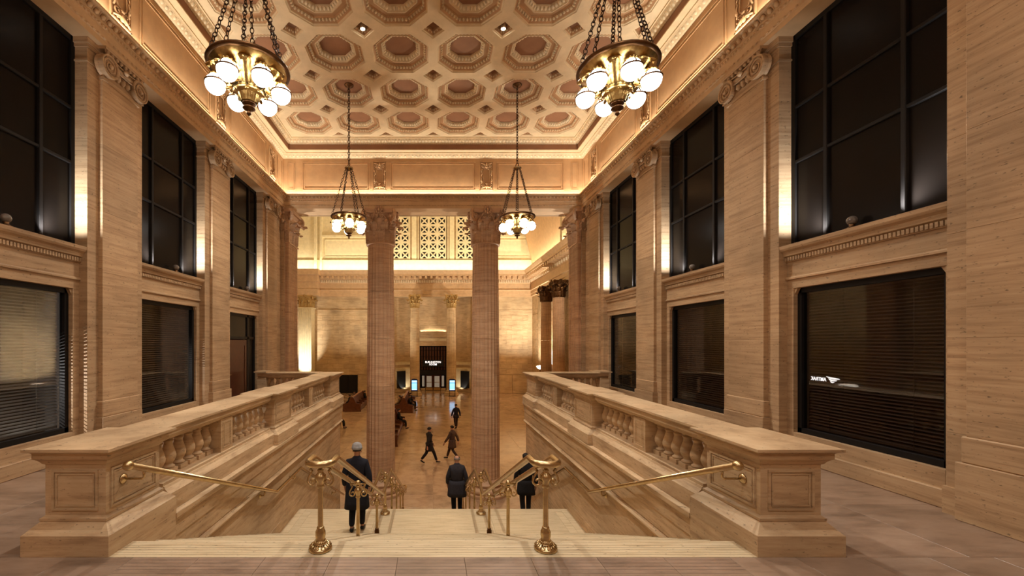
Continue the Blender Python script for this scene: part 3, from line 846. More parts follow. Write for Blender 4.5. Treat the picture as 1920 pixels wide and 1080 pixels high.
def coffer_eggs():
    mb = MB()
    for a, z, n, sz, mi in ((0.628, 0.088, 6, (0.034, 0.026, 0.036), 0), (0.432, 0.195, 4, (0.036, 0.036, 0.046), 1)):
        vs = octv(a, z)
        for k in range(8):
            p0, p1 = Vector(vs[k]), Vector(vs[(k + 1) % 8]); mid = (p0 + p1) / 2
            o = (Vector((-mid.x, -mid.y, 0)).normalized() - Vector((0, 0, 1))).normalized()
            u = Vector((0, 0, 1)) + Vector((-mid.x, -mid.y, 0)).normalized()
            egg_run(mb, p0, p1, (p1 - p0).length / n, sz, u, o, mi, dart=(mi == 0))
    return mb.mesh('egg_moulding', [M['plaster'], M['egg']])
def coffer_panel():
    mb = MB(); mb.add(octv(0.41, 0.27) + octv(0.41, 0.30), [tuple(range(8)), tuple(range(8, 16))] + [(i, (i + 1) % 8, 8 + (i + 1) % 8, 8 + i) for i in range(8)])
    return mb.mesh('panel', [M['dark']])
cm, ce, cp = coffer_mesh(), coffer_eggs(), coffer_panel()
for j in range(NR):
    for i in range(6):
        o = obj('coffer', cm, ceil, ((i - 2.5) * P, YCF - (j + 0.5) * P, ZC))
        obj('egg_moulding', ce, o); obj('panel', cp, o)
for o in ceil.children: pass
def dia(a, z): return [(a, 0, z), (0, a, z), (-a, 0, z), (0, -a, z)]
def diamond_mesh():
    mb = MB()
    mb.rings([dia(DD, 0), dia(DD - 0.02, 0.025), dia(DD - 0.045, 0.025), dia(DD - 0.05, 0.05)], True, False, 0, False)
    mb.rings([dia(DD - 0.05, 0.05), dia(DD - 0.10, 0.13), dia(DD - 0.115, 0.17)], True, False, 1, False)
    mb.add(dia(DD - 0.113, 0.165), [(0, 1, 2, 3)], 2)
    v = dia(DD - 0.075, 0.092)
    for k in range(4):
        p0, p1 = Vector(v[k]), Vector(v[(k + 1) % 4]); mid = (p0 + p1) / 2
        n = Vector((-mid.x, -mid.y, 0)).normalized()
        egg_run(mb, p0, p1, 0.085, (0.026, 0.026, 0.03), Vector((0, 0, 1)) + n, n - Vector((0, 0, 1)), 0)
    return mb.mesh('diamond_coffer', [M['plaster'], M['mid'], M['dark']])
def half_mesh():
    # triangle coffer against the field edge (edge along +y)
    mb = MB()
    def tri(i, z):
        r = DD - i * 2.414
        return [(r, -i, z), (-r, -i, z), (0, -i - r, z)]
    mb.rings([tri(0, 0), tri(0.012, 0.02), tri(0.03, 0.02), tri(0.034, 0.045)], True, False, 0, False)
    mb.rings([tri(0.034, 0.045), tri(0.06, 0.10)], True, False, 1, False)
    mb.add(tri(0.058, 0.095), [(0, 1, 2)], 2)
    t = tri(0.045, 0.07); mb2 = [(t[1], t[2]), (t[2], t[0]), (t[0], t[1])]
    for a, c_ in mb2: egg_run(mb, a, c_, 0.08, (0.02, 0.018, 0.02), (0, 0, 1), (0, 0, -1), 0, False)
    return mb.mesh('triangle_coffer', [M['plaster'], M['mid'], M['dark']])
dm, hm = diamond_mesh(), half_mesh()
for j in range(1, NR):
    for i in range(-2, 3): obj('diamond_coffer', dm, ceil, (i * P, YCF - j * P, ZC))
    for s in (-1, 1): obj('triangle_coffer', hm, ceil, (s * 3 * P, YCF - j * P, ZC), (0, 0, -s * PI / 2))
for i in range(-2, 3):
    obj('triangle_coffer', hm, ceil, (i * P, YCF, ZC)); obj('triangle_coffer', hm, ceil, (i * P, YCF - NR * P, ZC), (0, 0, PI))
mb = MB()
for sx in (-1, 1):
    for y, sy in ((YCF, -1), (YCF - NR * P, 1)):
        x = sx * 3 * P; mb.add([(x, y, ZC), (x - sx * DD, y, ZC), (x, y + sy * DD, ZC), (x, y, ZC + .02), (x - sx * DD, y, ZC + .02), (x, y + sy * DD, ZC + .02)], [(0, 1, 2), (3, 4, 5), (0, 1, 4, 3), (1, 2, 5, 4)])
mb.build('corner_fillet', M['plaster'], ceil)
# recessed downlights in two diamond coffers
for s in (-1, 1):
    r = empty('downlight', (s * P, YCF - 3 * P + 0.02, ZC + 0.10))
    tag(r, f'small bright recessed spotlight in a diamond coffer, {"left" if s < 0 else "right"} of the pair on the ceiling', 'ceiling light', 'recessed ceiling spotlights')
    mb = MB(); mb.lathe([(0.055, -0.05), (0.06, -0.04), (0.06, 0.06), (0, 0.06)], 16, cap=False); mb.build('housing', M['plaster'], r)
    mb = MB(); mb.lathe([(0.0, -0.045), (0.05, -0.045), (0.05, -0.03), (0, -0.03)], 16, cap=False); mb.build('lens', M['spotlamp'], r)
# ---------------------------------------------------------------- corinthian capital
def leaf_mesh(name, mat, H=1.0, curl=0.24, w=0.20):
    # acanthus leaf: grows up along z, curls outward (+x); unit height
    mb = MB(); nr, nc = 11, 7; R = []
    for i in range(nr):
        t = i / (nr - 1)
        if t < 0.7: z = t / 0.7 * 0.92 * H; x = 0.03 + 0.05 * (t / 0.7) ** 2
        else:
            a = (t - 0.7) / 0.3 * PI * 1.15
            z = 0.92 * H + 0.10 * H * math.sin(a); x = 0.08 + curl * 0.5 * (1 - math.cos(a))
        lob = 0.78 + 0.22 * abs(math.cos(t * PI * 3.2))
        ww = w * lob * (0.85 + 0.4 * math.sin(PI * min(1, t * 1.1))) * (1 - 0.55 * max(0, t - 0.75) / 0.25)
        row = []
        for j in range(nc):
            u = j / (nc - 1) * 2 - 1
            ridge = 0.03 * math.cos(u * PI * 2.5) - 0.06 * abs(u)
            row.append((x + ridge + (0.03 if j == 3 else 0), u * ww, z - 0.05 * abs(u) * (t > 0.6)))
        R.append(row)
    mb.rings(R, False, False, 0, True)
    back = [[(x - 0.03, y * 0.96, z) for x, y, z in r] for r in R]
    mb.rings(back, False, False, 0, True)
    mb.add(R[-1] + back[-1], [(j, j + 1, nc + j + 1, nc + j) for j in range(nc - 1)])
    for e in (0, nc - 1):
        mb.add([r[e] for r in R] + [r[e] for r in back], [(i, i + 1, nr + i + 1, nr + i) for i in range(nr - 1)])
    return mb.mesh(name, [mat])
def corner_volute_mesh(mat):
    # in x-z plane, scroll growing outwards along +x
    mb = MB(); path = [(-0.20, 0, -0.42), (-0.12, 0, -0.22), (0.0, 0, -0.05)]
    for i in range(22):
        t = i / 21; a = PI * 0.75 - 2 * PI * 1.6 * t; r = 0.15 * (1 - t) + 0.025
        path.append((0.12 + r * math.cos(a), 0, -0.10 + r * math.sin(a)))
    mb.tube(path, lambda t: 0.042 * (1 - 0.4 * t), 6, r2=0.05)
    return mb.mesh('volute', [mat])
cap_cache = {}
def capital(parent, r, h, z0, matk, square=None, faces=None, scale=1.0, loc=(0, 0)):
    # bell with two tiers of leaves, corner scrolls and a hollow-sided abacus
    mat = M[matk]
    if matk not in cap_cache:
        cap_cache[matk] = (leaf_mesh('leaf', mat), corner_volute_mesh(mat))
    lm, vm = cap_cache[matk]
    mb = MB()
    if square is None:
        mb.lathe([(r + 0.05, -0.02), (r + 0.06, 0.0), (r + 0.05, 0.035), (r, 0.04), (r * 0.93, h * 0.2), (r * 0.90, h * 0.6), (r * 0.95, h * 0.8), (r * 1.10, h * 0.89)], 24)
    else:
        a, b = square
        mb.frustum([(-a - .04, a + .04)] * 2 + [(-a, a), (-a, a), (-a - .06, a + .06)], [(-b - .04, b + .04)] * 2 + [(-b, b), (-b, b), (-b - .06, b + .06)], [-0.02, 0.03, 0.035, h * 0.8, h * 0.9])
    # abacus
    A = (r * 1.50) if square is None else None
    pts = []
    if square is None:
        for q in range(4):
            a0 = PI / 4 + q * PI / 2
            c0 = Vector((math.cos(a0), math.sin(a0))) * A * 1.0
            c1 = Vector((math.cos(a0 + PI / 2), math.sin(a0 + PI / 2))) * A
            dn = Vector((math.cos(a0), math.sin(a0))); tn = Vector((-dn.y, dn.x))
            pts.append(tuple(c0 - tn * r * 0.14)); pts.append(tuple(c0 + tn * r * 0.14))
            for k in (1, 2, 3, 4, 5):
                t = k / 6; m_ = c0 + tn * r * 0.14; n_ = c1 - Vector((-math.sin(a0 + PI / 2), math.cos(a0 + PI / 2))) * r * 0.14
                p = m_.lerp(n_, t); p *= 1 - 0.13 * math.sin(PI * t) ** 0.8
                pts.append(tuple(p))
        mb.prism(pts, 'z', h * 0.885, h * 0.93)
        mb.prism([(x * 1.03, y * 1.03) for x, y in pts], 'z', h * 0.93, h)
    else:
        mb.box(-a - .14, a + .14, -b - .14, b + .14, h * 0.90, h)
    c = mb.build('capital', [mat], parent, (loc[0], loc[1], z0))
    def put(me, x, y, z, ang, sc3): obj(me.name.split('.')[0], me, c, (x, y, z), (0, 0, ang), sc3)
    if square is None:
        for t, (hh, off, n) in enumerate(((h * 0.36, 0.0, 8), (h * 0.62, PI / 8, 8))):
            for k in range(n):
                a_ = off + 2 * PI * k / n
                if faces and math.cos(a_ - faces[0]) < faces[1]: continue
                put(lm, (r * 0.96) * math.cos(a_), (r * 0.96) * math.sin(a_), 0.04, a_, (hh * (2.0 if t == 0 else 1.6), r * 1.45 if t == 0 else r * 1.25, hh))
        for q in range(4):
            a_ = PI / 4 + q * PI / 2
            put(vm, r * 0.98 * math.cos(a_), r * 0.98 * math.sin(a_), h * 0.92, a_, (h * 1.1, h * 1.3, h * 1.1))
        for q in range(4):
            a_ = q * PI / 2
            for e in (-1, 1):
                put(vm, r * 1.0 * math.cos(a_) - e * r * 0.35 * math.sin(a_), r * 1.0 * math.sin(a_) + e * r * 0.35 * math.cos(a_), h * 0.86, a_ - e * PI / 2 + e * 0.25, (h * 0.42, h * 0.5, h * 0.5))
        mb = MB()
        for q in range(4):
            a_ = q * PI / 2
            cx_, cy_ = r * 1.32 * math.cos(a_), r * 1.32 * math.sin(a_)
            for k in range(8):
                t = 2 * PI * k / 8
                egg_add(mb, (cx_ - math.sin(a_) * h * 0.085 * math.cos(t), cy_ + math.cos(a_) * h * 0.085 * math.cos(t), h * 0.94 + h * 0.085 * math.sin(t)), h * .042, h * .042, h * .042)
            egg_add(mb, (cx_ * 1.02, cy_ * 1.02, h * 0.94), h * 0.045, h * 0.045, h * 0.06)
        stuff(mb.build('rosette', mat, c))
    else:
        a, b = square
        for t, (hh, zz) in enumerate(((h * 0.36, 0.04), (h * 0.62, 0.04))):
            for ax, half, oth, ang in (('y', a, b, -PI / 2), ('x', b, a, 0.0), ('x2', b, a, PI)):
                n = 3 if t == 0 else 2
                for k in range(n):
                    u = (k + 0.5) / n * 2 - 1
                    p = (u * half, -oth * 0.96) if ax == 'y' else ((oth * 0.96, u * half) if ax == 'x' else (-oth * 0.96, u * half))
                    put(lm, p[0], p[1], zz, ang, (hh * 1.7, min(half * 1.3, 0.75), hh))
        for sx, sy in ((1, -1), (-1, -1), (1, 1), (-1, 1)):
            put(vm, sx * a * 0.92, sy * b * 0.92, h * 0.90, math.atan2(sy, sx), (h * 0.85, h * 1.1, h * 0.95))
            put(vm, sx * a * 0.40, sy * b * 0.98, h * 0.86, 0 if sx < 0 else PI, (h * 0.35, h * 0.4, h * 0.42))
        mb = MB()
        for k in range(8):
            t = 2 * PI * k / 8; egg_add(mb, (h * .08 * math.cos(t), -b - 0.14, h * .94 + h * .08 * math.sin(t)), h * .04, h * .04, h * .04)
        stuff(mb.build('rosette', mat, c))
    return c
def fluted(r0, r1, z0, z1, n=24, seg=8, depth=0.055):
    # fluted shaft with slight entasis; n flutes, 4 points each
    R = []
    for i in range(seg + 1):
        t = i / seg; r = r0 + (r1 - r0) * (t ** 1.6); ring = []
        e = min(1.0, 8 * min(t, 1 - t))
        for k in range(n):
            for q, dd in ((0.0, 0), (0.16, 0), (0.34, 0.75), (0.58, 1.0), (0.82, 0.75)):
                a = 2 * PI * (k + q) / n; rr = r * (1 - depth * dd * min(1, e + 0.0))
                ring.append((rr * math.cos(a), rr * math.sin(a), z0 + (z1 - z0) * t))
        R.append(ring)
    return R
def column(name, label, x, y, zb, zc, zt, r0, r1, matk, capmat, group, plinth_r=1.42, flutes=24, drums=True):
    root = empty(name, (x, y, zb)); tag(root, label, 'column', group)
    H = zc - zb; pr = r0 * plinth_r
    mb = MB(); mb.lathe([(pr * 1.10, 0), (pr * 1.10, 0.10 * r0 / .55), (pr * 1.04, 0.12 * r0 / .55), (pr * 1.0, 0.13 * r0 / .55)], 32, smooth=False); mb.build('plinth', M[matk], root)
    k = r0 / 0.55; zz = 0.13 * k
    mb = MB()
    prof = [(pr * .98, zz), (pr * 1.0, zz + 0.05 * k), (pr * 1.0, zz + 0.10 * k), (pr * .96, zz + 0.16 * k), (pr * .88, zz + 0.19 * k), (pr * .84, zz + 0.21 * k), (pr * .82, zz + 0.26 * k), (pr * .86, zz + 0.29 * k), (pr * .86, zz + 0.33 * k), (pr * .80, zz + 0.36 * k), (r0 * 1.03, zz + 0.40 * k), (r0, zz + 0.5 * k)]
    mb.lathe(prof, 32); mb.build('base', M[matk], root)
    z0 = zz + 0.42 * k
    nd = 5 if drums else 1
    for i in range(nd):
        a, b = z0 + (H - z0) * i / nd, z0 + (H - z0) * (i + 1) / nd
        ra = r0 + (r1 - r0) * (i / nd) ** 1.5; rb = r0 + (r1 - r0) * ((i + 1) / nd) ** 1.5
        R = []
        for t, z in ((ra, a + 0.004), (rb, b - 0.004)):
            R.append([(t * (1 - 0.05 * dd) * math.cos(2 * PI * (k_ + q) / flutes), t * (1 - 0.05 * dd) * math.sin(2 * PI * (k_ + q) / flutes), z)
                      for k_ in range(flutes) for q, dd in ((0.0, 0), (0.16, 0), (0.34, 0.75), (0.58, 1.0), (0.82, 0.75))])
        mb = MB(); mb.rings(R, True, True, 0, False); mb.build('drum' if drums else 'shaft', M[matk], root)
    capital(root, r1, zt - zc, H, capmat)
    return root
for s, side in ((-1, 'left'), (1, 'right')):
    column('column', f'giant fluted stone column with leafy capital, {side} of the two at the foot of the stair', s * 2.04, 16.12, ZF, 5.66, ZS, 0.555, 0.495, 'trav_col', 'trav_col', 'giant columns at the foot of the stair')
    # square end pier (anta) against the wall
    root = empty('pier', (s * 5.70, 16.15, ZF))
    tag(root, f'square fluted end pier with leafy capital against the {side} wall beside the giant columns', 'pillar', kind='structure')
    Hh = 5.66 - ZF
    zz = [0, 0.6, 2.0, 3.9, 5.2, 6.6, 8.2, Hh]
    for i, (a, b) in enumerate(zip(zz, zz[1:])):
        mb = MB(); e = 0.08 if i == 0 else 0
        mb.cbox(-0.24 - e, 0.24 + e, -0.5 - e, 0.5 + e, a, b, 0.006)
        if i:
            for k in range(7):      # fillets between flutes on the inner face
                y = -0.42 + 0.84 * k / 6
                mb.box(*sorted((-s * 0.235, -s * 0.258)), y - 0.022, y + 0.022, a, b)
            for k in range(3):
                x = -s * (0.02 + 0.085 * k); mb.box(x - 0.018, x + 0.018, -0.518, -0.49, a, b)
        mb.build('stone_block', M['trav_col'], root)
    capital(root, 0.3, ZS - 5.66, Hh, 'trav_col', square=(0.24, 0.5))
    mb = MB(); mb.box(*sorted((s * 5.6, s * 5.95)), 15.55, 15.95, ZF, ZS); mb.build('wall_return_' + side, M['trav'])
    tag(bpy.data.objects['wall_return_' + side], f'narrow wall return behind the {side} square end pier', 'wall', kind='structure')

# ---------------------------------------------------------------- chandeliers
def torus(mb, c, R_, r, n=12, m=6, mi=0, axis='z', squash=(1, 1)):
    path = []
    for i in range(n):
        a = 2 * PI * i / n; u, v = R_ * math.cos(a) * squash[0], R_ * math.sin(a) * squash[1]
        path.append({'z': (c[0] + u, c[1] + v, c[2]), 'x': (c[0], c[1] + u, c[2] + v), 'y': (c[0] + u, c[1], c[2] + v)}[axis])
    mb.tube(path, r, m, closed=True, mi=mi)
def chain(mb, a, b, L=0.085, w=0.028, r=0.0075):
    a, b = Vector(a), Vector(b); d = b - a; n = max(2, round(d.length / (L * 0.78))); d.normalize()
    s1 = d.cross(Vector((0.3, 1, 0.2))).normalized(); s2 = d.cross(s1).normalized()
    ln = (b - a).length / n
    for i in range(n):
        c = a + d * (i + 0.5) * ln; q = s1 if i % 2 else s2
        path = [c + d * (ln * 0.62) * math.cos(2 * PI * k / 8) + q * w * math.sin(2 * PI * k / 8) for k in range(8)]
        mb.tube(path, r, 4, closed=True)
RIM, ZRIM, ZGL = 0.52, 5.72, 5.41
def chandelier_parts():
    D = {}
    mb = MB(); mb.lathe([(0.50, -0.05), (0.535, -0.045), (0.545, -0.02), (0.535, 0.0), (0.52, 0.012), (0.50, 0.0), (0.49, -0.03)], 40, cap=False)
    D['rim'] = (mb.mesh('rim', [M['bronze']]), ZRIM)
    mb = MB(); mb.lathe([(0.505, -0.04), (0.47, -0.075), (0.42, -0.11), (0.33, -0.17), (0.26, -0.24), (0.215, -0.30), (0.19, -0.34), (0.205, -0.36), (0.19, -0.385), (0.13, -0.40), (0.115, -0.43), (0.10, -0.47), (0.07, -0.50), (0, -0.5)], 32, cap=False)
    D['bowl'] = (mb.mesh('bowl', [M['gold']]), ZRIM)
    mb = MB(); mb.lathe([(0.0, 0.0), (0.05, 0), (0.085, -0.015), (0.09, -0.035), (0.05, -0.05), (0.04, -0.065), (0.08, -0.08), (0.085, -0.095), (0.05, -0.115), (0.025, -0.125), (0.03, -0.15), (0.032, -0.17), (0.0, -0.20)], 18, cap=False)
    D['finial'] = (mb.mesh('finial', [M['bronze']]), ZRIM - 0.48)
    return D
CP = chandelier_parts()
orn = leaf_mesh('ornament', M['gold'], 1.0, 0.35, 0.26)
def arm_mesh():
    mb = MB()
    mb.tube([(0.20, 0, -0.30), (0.28, 0, -0.34), (0.36, 0, -0.30), (0.42, 0, -0.20), (0.42, 0, -0.175)], 0.018, 6)
    path = []
    for i in range(16):
        t = i / 15; a = -PI / 2 + 2 * PI * 1.3 * t; r = 0.06 * (1 - t) + 0.01
        path.append((0.33 + r * math.cos(a), 0, -0.22 + r * math.sin(a)))
    mb.tube(path, 0.012, 5)
    # flower socket over the globe
    for k in range(9):
        a = 2 * PI * k / 9
        egg_add(mb, (0.42 + 0.062 * math.cos(a), 0.062 * math.sin(a), -0.178), 0.026, 0.026, 0.02)
    mb.lathe([(0.02, 0.03), (0.04, 0.02), (0.055, -0.005), (0.05, -0.02), (0.03, -0.03)], 12, c=(0.42, 0, -0.17))
    return mb.mesh('arm', [M['gold']])
am = arm_mesh()
mb = MB(); mb.sphere((0, 0, 0), 0.13, 24, 14); glm = mb.mesh('globe', [M['globe']])
mb = MB(); torus(mb, (0, 0, 0.028), 0.130, 0.012, 24, 5)
for k in range(3):
    a0 = 2 * PI * k / 3
    mb.tube([(0.132 * math.cos(t) * math.cos(a0), 0.132 * math.cos(t) * math.sin(a0), 0.132 * math.sin(t)) for t in [0.2 + 1.25 * i / 6 for i in range(7)]], 0.009, 4)
bdm = mb.mesh('band', [M['bronze']])
def chandelier(label, x, y, rot):
    root = empty('chandelier', (x, y, 0), rot)
    tag(root, label, 'chandelier', 'globe chandeliers')
    for nm, (me, z) in CP.items(): obj(nm, me, root, (0, 0, z))
    for k in range(12):
        a = 2 * PI * k / 12
        big = k % 2 == 1
        obj('ornament', orn, root, (0.215 * math.cos(a), 0.215 * math.sin(a), ZRIM - 0.325), (0, 0.72, a), (0.42, 0.36, 0.32) if big else (0.30, 0.24, 0.24))
    for k in range(8):
        a = 2 * PI * k / 8
        obj('ornament', orn, root, (0.10 * math.cos(a), 0.10 * math.sin(a), ZRIM - 0.49), (0, 0.35, a), (0.2, 0.19, 0.14))
    for k in range(6):
        a = PI / 3 * k
        obj('arm', am, root, (0, 0, ZRIM), (0, 0, a))
        g = obj('globe', glm, root, (0.42 * math.cos(a), 0.42 * math.sin(a), ZGL), (0, 0, a))
        obj('band', bdm, g)
    zh = 7.2
    mb = MB()
    for k in range(6):
        a = PI / 3 * k + PI / 6
        chain(mb, (0.505 * math.cos(a), 0.505 * math.sin(a), ZRIM), (0.09 * math.cos(a), 0.09 * math.sin(a), zh - 0.03))
    stuff(mb.build('chain', M['chain'], root))
    mb = MB(); mb.lathe([(0.0, 0.02), (0.03, 0.03), (0.06, 0.01), (0.13, 0.005), (0.135, -0.02), (0.10, -0.035), (0.05, -0.05), (0.03, -0.09), (0, -0.095)], 20, cap=False); mb.build('hub', M['brass'], root, (0, 0, zh))
    mb = MB(); torus(mb, (0, 0, zh + 0.09), 0.05, 0.013, 12, 6, axis='x'); mb.build('ring', M['bronze'], root)
    mb = MB(); chain(mb, (0, 0, zh + 0.14), (0, 0, ZC + 0.22), 0.11, 0.03, 0.012); stuff(mb.build('chain', M['chain'], root))
    mb = MB(); mb.lathe([(0.0, -0.08), (0.03, -0.08), (0.05, -0.06), (0.12, -0.04), (0.14, -0.01), (0.14, 0.0), (0, 0)], 20, cap=False); mb.build('canopy', M['bronze'], root, (0, 0, ZC + 0.275))
    return root
CY = [YCF - 1.5 * P, YCF - 5.5 * P]
chandelier('near brass chandelier of six lit globes hanging on the left, large in the picture', -1.5 * P, CY[1], math.radians(16.3))
chandelier('near brass chandelier of six lit globes hanging on the right, large in the picture', 1.5 * P, CY[1], math.radians(30))
chandelier('far small-looking chandelier with lit globes in front of the left giant column', -1.5 * P, CY[0], math.radians(44))
chandelier('far small-looking chandelier with lit globes in front of the right giant column', 1.5 * P, CY[0], math.radians(46))

# ---------------------------------------------------------------- brass handrails
def post_mesh(short):
    mb = MB()
    if not short:
        mb.lathe([(0.105, 0), (0.107, 0.015), (0.10, 0.03), (0.075, 0.045), (0.055, 0.055), (0.045, 0.06), (0.052, 0.07), (0.045, 0.085), (0.04, 0.09), (0.047, 0.13), (0.045, 0.165), (0.033, 0.19), (0.034, 0.2), (0.028, 0.21)], 20)
        for k in range(16):
            a = 2 * PI * k / 16; egg_add(mb, (0.048 * math.cos(a), 0.048 * math.sin(a), 0.072), 0.011, 0.011, 0.012)
            mb.tube([(0.10 * math.cos(a), 0.10 * math.sin(a), 0.031), (0.06 * math.cos(a), 0.06 * math.sin(a), 0.056)], 0.008, 4)
    else:
        mb.lathe([(0.05, 0), (0.052, 0.01), (0.042, 0.05), (0.046, 0.08), (0.032, 0.11), (0.034, 0.12), (0.028, 0.13)], 16)
    base = mb.mesh('base', [M['bronze'] if short else M['brass']])
    return base
pb_long, pb_short = post_mesh(False), post_mesh(True)
def shaft_mesh(z0, z1):
    mb = MB(); n = 10; R = []
    for z, r in ((z0, 0.026), (z1, 0.022)):
        R.append([(r * (1 - 0.10 * (k % 2)) * math.cos(PI * k / n), r * (1 - 0.10 * (k % 2)) * math.sin(PI * k / n), z) for k in range(2 * n)])
    mb.rings(R, True, True, 0, False)
    return mb.mesh('shaft', [M['brass']])
def head_mesh():
    mb = MB()
    mb.lathe([(0.03, -0.235), (0.036, -0.225), (0.03, -0.21), (0.03, -0.19), (0.042, -0.17), (0.052, -0.145), (0.05, -0.12), (0.032, -0.10), (0.024, -0.085), (0.03, -0.075), (0.026, -0.065)], 14)
    for s in (-1, 1):
        p = []
        for i in range(14):
            t = i / 13; a = PI * 0.5 - 2 * PI * 1.1 * t; r = 0.045 * (1 - t) + 0.01
            p.append((s * (0.075 + r * math.cos(a)), 0, -0.175 + r * math.sin(a)))
        p = [(s * 0.10, 0, -0.075), (s * 0.085, 0, -0.055), (s * 0.075, 0, -0.075), (s * 0.088, 0, -0.105), (s * 0.11, 0, -0.14), (s * 0.118, 0, -0.175)] + [(s * (0.075 + 0.043 * math.cos(a_ * 1.0) * (1 - i_ / 16)), 0, -0.178 - 0.043 * math.sin(a_) * (1 - i_ / 16)) for i_, a_ in enumerate([k * 0.55 for k in range(12)])]
        mb.tube(p, 0.0105, 6)
    return mb.mesh('scroll_head', [M['brass']])
hd = head_mesh()
mb = MB(); mb.sphere((0, 0, -0.03), 0.036, 14, 8); mb.tube([(-0.11, 0, -0.045), (0.11, 0, -0.045)], 0.011, 6); bl = mb.mesh('ball', [M['brass']])
RZ0 = 0.80
def rail_z(y):
    pts = [(3.70, RZ0), (3.95, RZ0), (YL0 - 0.05, -0.905), (9.10, -0.905), (YL1 + TR * (N2 - 1) + 0.15, ZF + 0.90), (14.4, ZF + 0.90)]
    for (a, za), (b, zb) in zip(pts, pts[1:]):
        if a <= y <= b: return za + (zb - za) * (y - a) / (b - a)
    return pts[-1][1]
YBOT = YL1 + TR * (N2 - 1)
def step_z(y):
    if y < YN: return 0
    if y < YL0: return -RI * (int((y - YN) / TR) + 1)
    if y < YL1: return ZL
    return max(ZF, ZL - RI2 * (int((y - YL1) / TR) + 1))
shaft_c = {}
for s, side in ((-1, 'left'), (1, 'right')):
    xr = s * 1.035
    root = empty('handrail', (xr, 0, 0))
    tag(root, f'double brass handrail on scrolled posts running down the middle of the stair, {side} one', 'handrail', 'double brass handrails in the middle of the stair')
    W_ = 0.112
    def loop(ya, yb_, z, sgn):
        return [(W_ * math.cos(a), (ya if sgn < 0 else yb_) + sgn * W_ * abs(math.sin(a)) * 0.9, z) for a in [PI * k / 12 for k in range(13)]]
    ys = [3.95, YL0 - 0.05, 9.10, YBOT + 0.15, 14.2]
    right_ = [(W_, y, rail_z(y)) for y in ys]; left_ = [(-W_, y, rail_z(y)) for y in ys]
    front = [(W_ * math.cos(a), 3.80 - W_ * 0.75 * math.sin(a), RZ0) for a in [PI * k / 12 for k in range(13)]]
    back = [(-W_ * math.cos(a), 14.2 + W_ * math.sin(a), rail_z(14.2)) for a in [PI * k / 12 for k in range(1, 12)]]
    mb = MB(); mb.tube(front + left_ + back + right_[::-1], 0.031, 12, closed=True)
    tag(mb.build('rail', M['brass'], root), 'polished looped brass rail')
    posts = [(3.80, False), (5.70, True), (7.62, True), (8.93, False), (10.35, True), (11.7, True), (13.06, True), (14.2, False)]
    for y, lng in posts:
        zb = step_z(y); zt = rail_z(y); H = zt - zb
        short = lng
        p = empty('post', (0, y, zb)); p.parent = root
        obj('base', pb_short if short else pb_long, p)
        k = (round(H, 2), short)
        if k not in shaft_c: shaft_c[k] = shaft_mesh(0.125 if short else 0.205, H - 0.23)
        obj('shaft', shaft_c[k], p); obj('scroll_head', hd, p, (0, 0, H)); obj('ball', bl, p, (0, 0, H))
    # wall rail
    root = empty('handrail', (s * 2.80, 3.8, 0))
    tag(root, f'single brass wall handrail with a ball end fixed to the {side} balustrade and stair wall', 'handrail', 'brass wall handrails')
    yy = [(3.80, 0.765), (YL0 - 0.15, -0.83), (9.0, -0.83), (YBOT - 0.3, ZF + 0.95)]
    xs_ = [s * 2.78, s * 2.86, s * 2.88, s * 2.88]
    pts = [(x - s * 2.80, y - 3.8, z) for x, (y, z) in zip(xs_, yy)]
    mb = MB(); mb.tube(pts, 0.030, 12); mb.build('rail', M['brass'], root)
    mb = MB(); mb.sphere((pts[0][0], -0.03, pts[0][2] + 0.01), 0.046, 16, 10); mb.build('ball_end', M['brass'], root)
    for y in (3.98, 7.0, 8.6, 10.2, 12.2):
        for (a, za), (b, zb_), xa, xb in zip(yy, yy[1:], xs_, xs_[1:]):
            if a <= y <= b:
                t = (y - a) / (b - a); z = za + (zb_ - za) * t; x = xa + (xb - xa) * t
        xw = s * (2.985 if y < 4.6 else (2.935 if z > -0.6 else 2.99))
        mb = MB(); q = s * 2.80
        mb.tube([(x - q, y - 3.8, z - 0.02), (x - q, y - 3.8, z - 0.085), (x - q + s * 0.02, y - 3.8, z - 0.10), (xw - q, y - 3.8, z - 0.10)], 0.011, 8)
        R = []
        for xx, r in ((0, 0.05), (-s * 0.012, 0.048), (-s * 0.02, 0.03), (-s * 0.03, 0.018)):
            R.append([(xw - q + xx, y - 3.8 + r * math.cos(2 * PI * k / 16), z - 0.10 + r * math.sin(2 * PI * k / 16)) for k in range(16)])
        mb.rings(R, True, True)
        mb.build('bracket', M['brass'], root)

# ---------------------------------------------------------------- great hall beyond
YH = 47.7
XHL, XHR = -19.0, 11.45
YI = 16.75
mb = MB(); mb.box(XHL, XHR + 1, 13.2, YH + 4, ZF - 0.3, ZF - 0.012)
hf = mb.build('floor_hall', M['hall_floor'])
tag(hf, 'polished tan stone floor of the great hall', 'floor', kind='structure')
for j in range(12):
    for i in range(8):
        x0, y0 = -6.4 + i * 1.6, 13.45 + j * 1.2
        tile(x0, x0 + 1.6, y0, y0 + 1.2, ZF, hf, 'hall_floor', 0.011, c=0.002)
mb = MB()
for j in range(20):
    for i in range(14):
        x0, y0 = -10 + i * 1.5, 27.85 + j * 1.0
        mb.frustum([(x0 + .003, x0 + 1.497)] * 2, [(y0 + .003, y0 + .997)] * 2, [ZF - 0.011, ZF])
stuff(mb.build('tile', M['hall_floor'], hf))
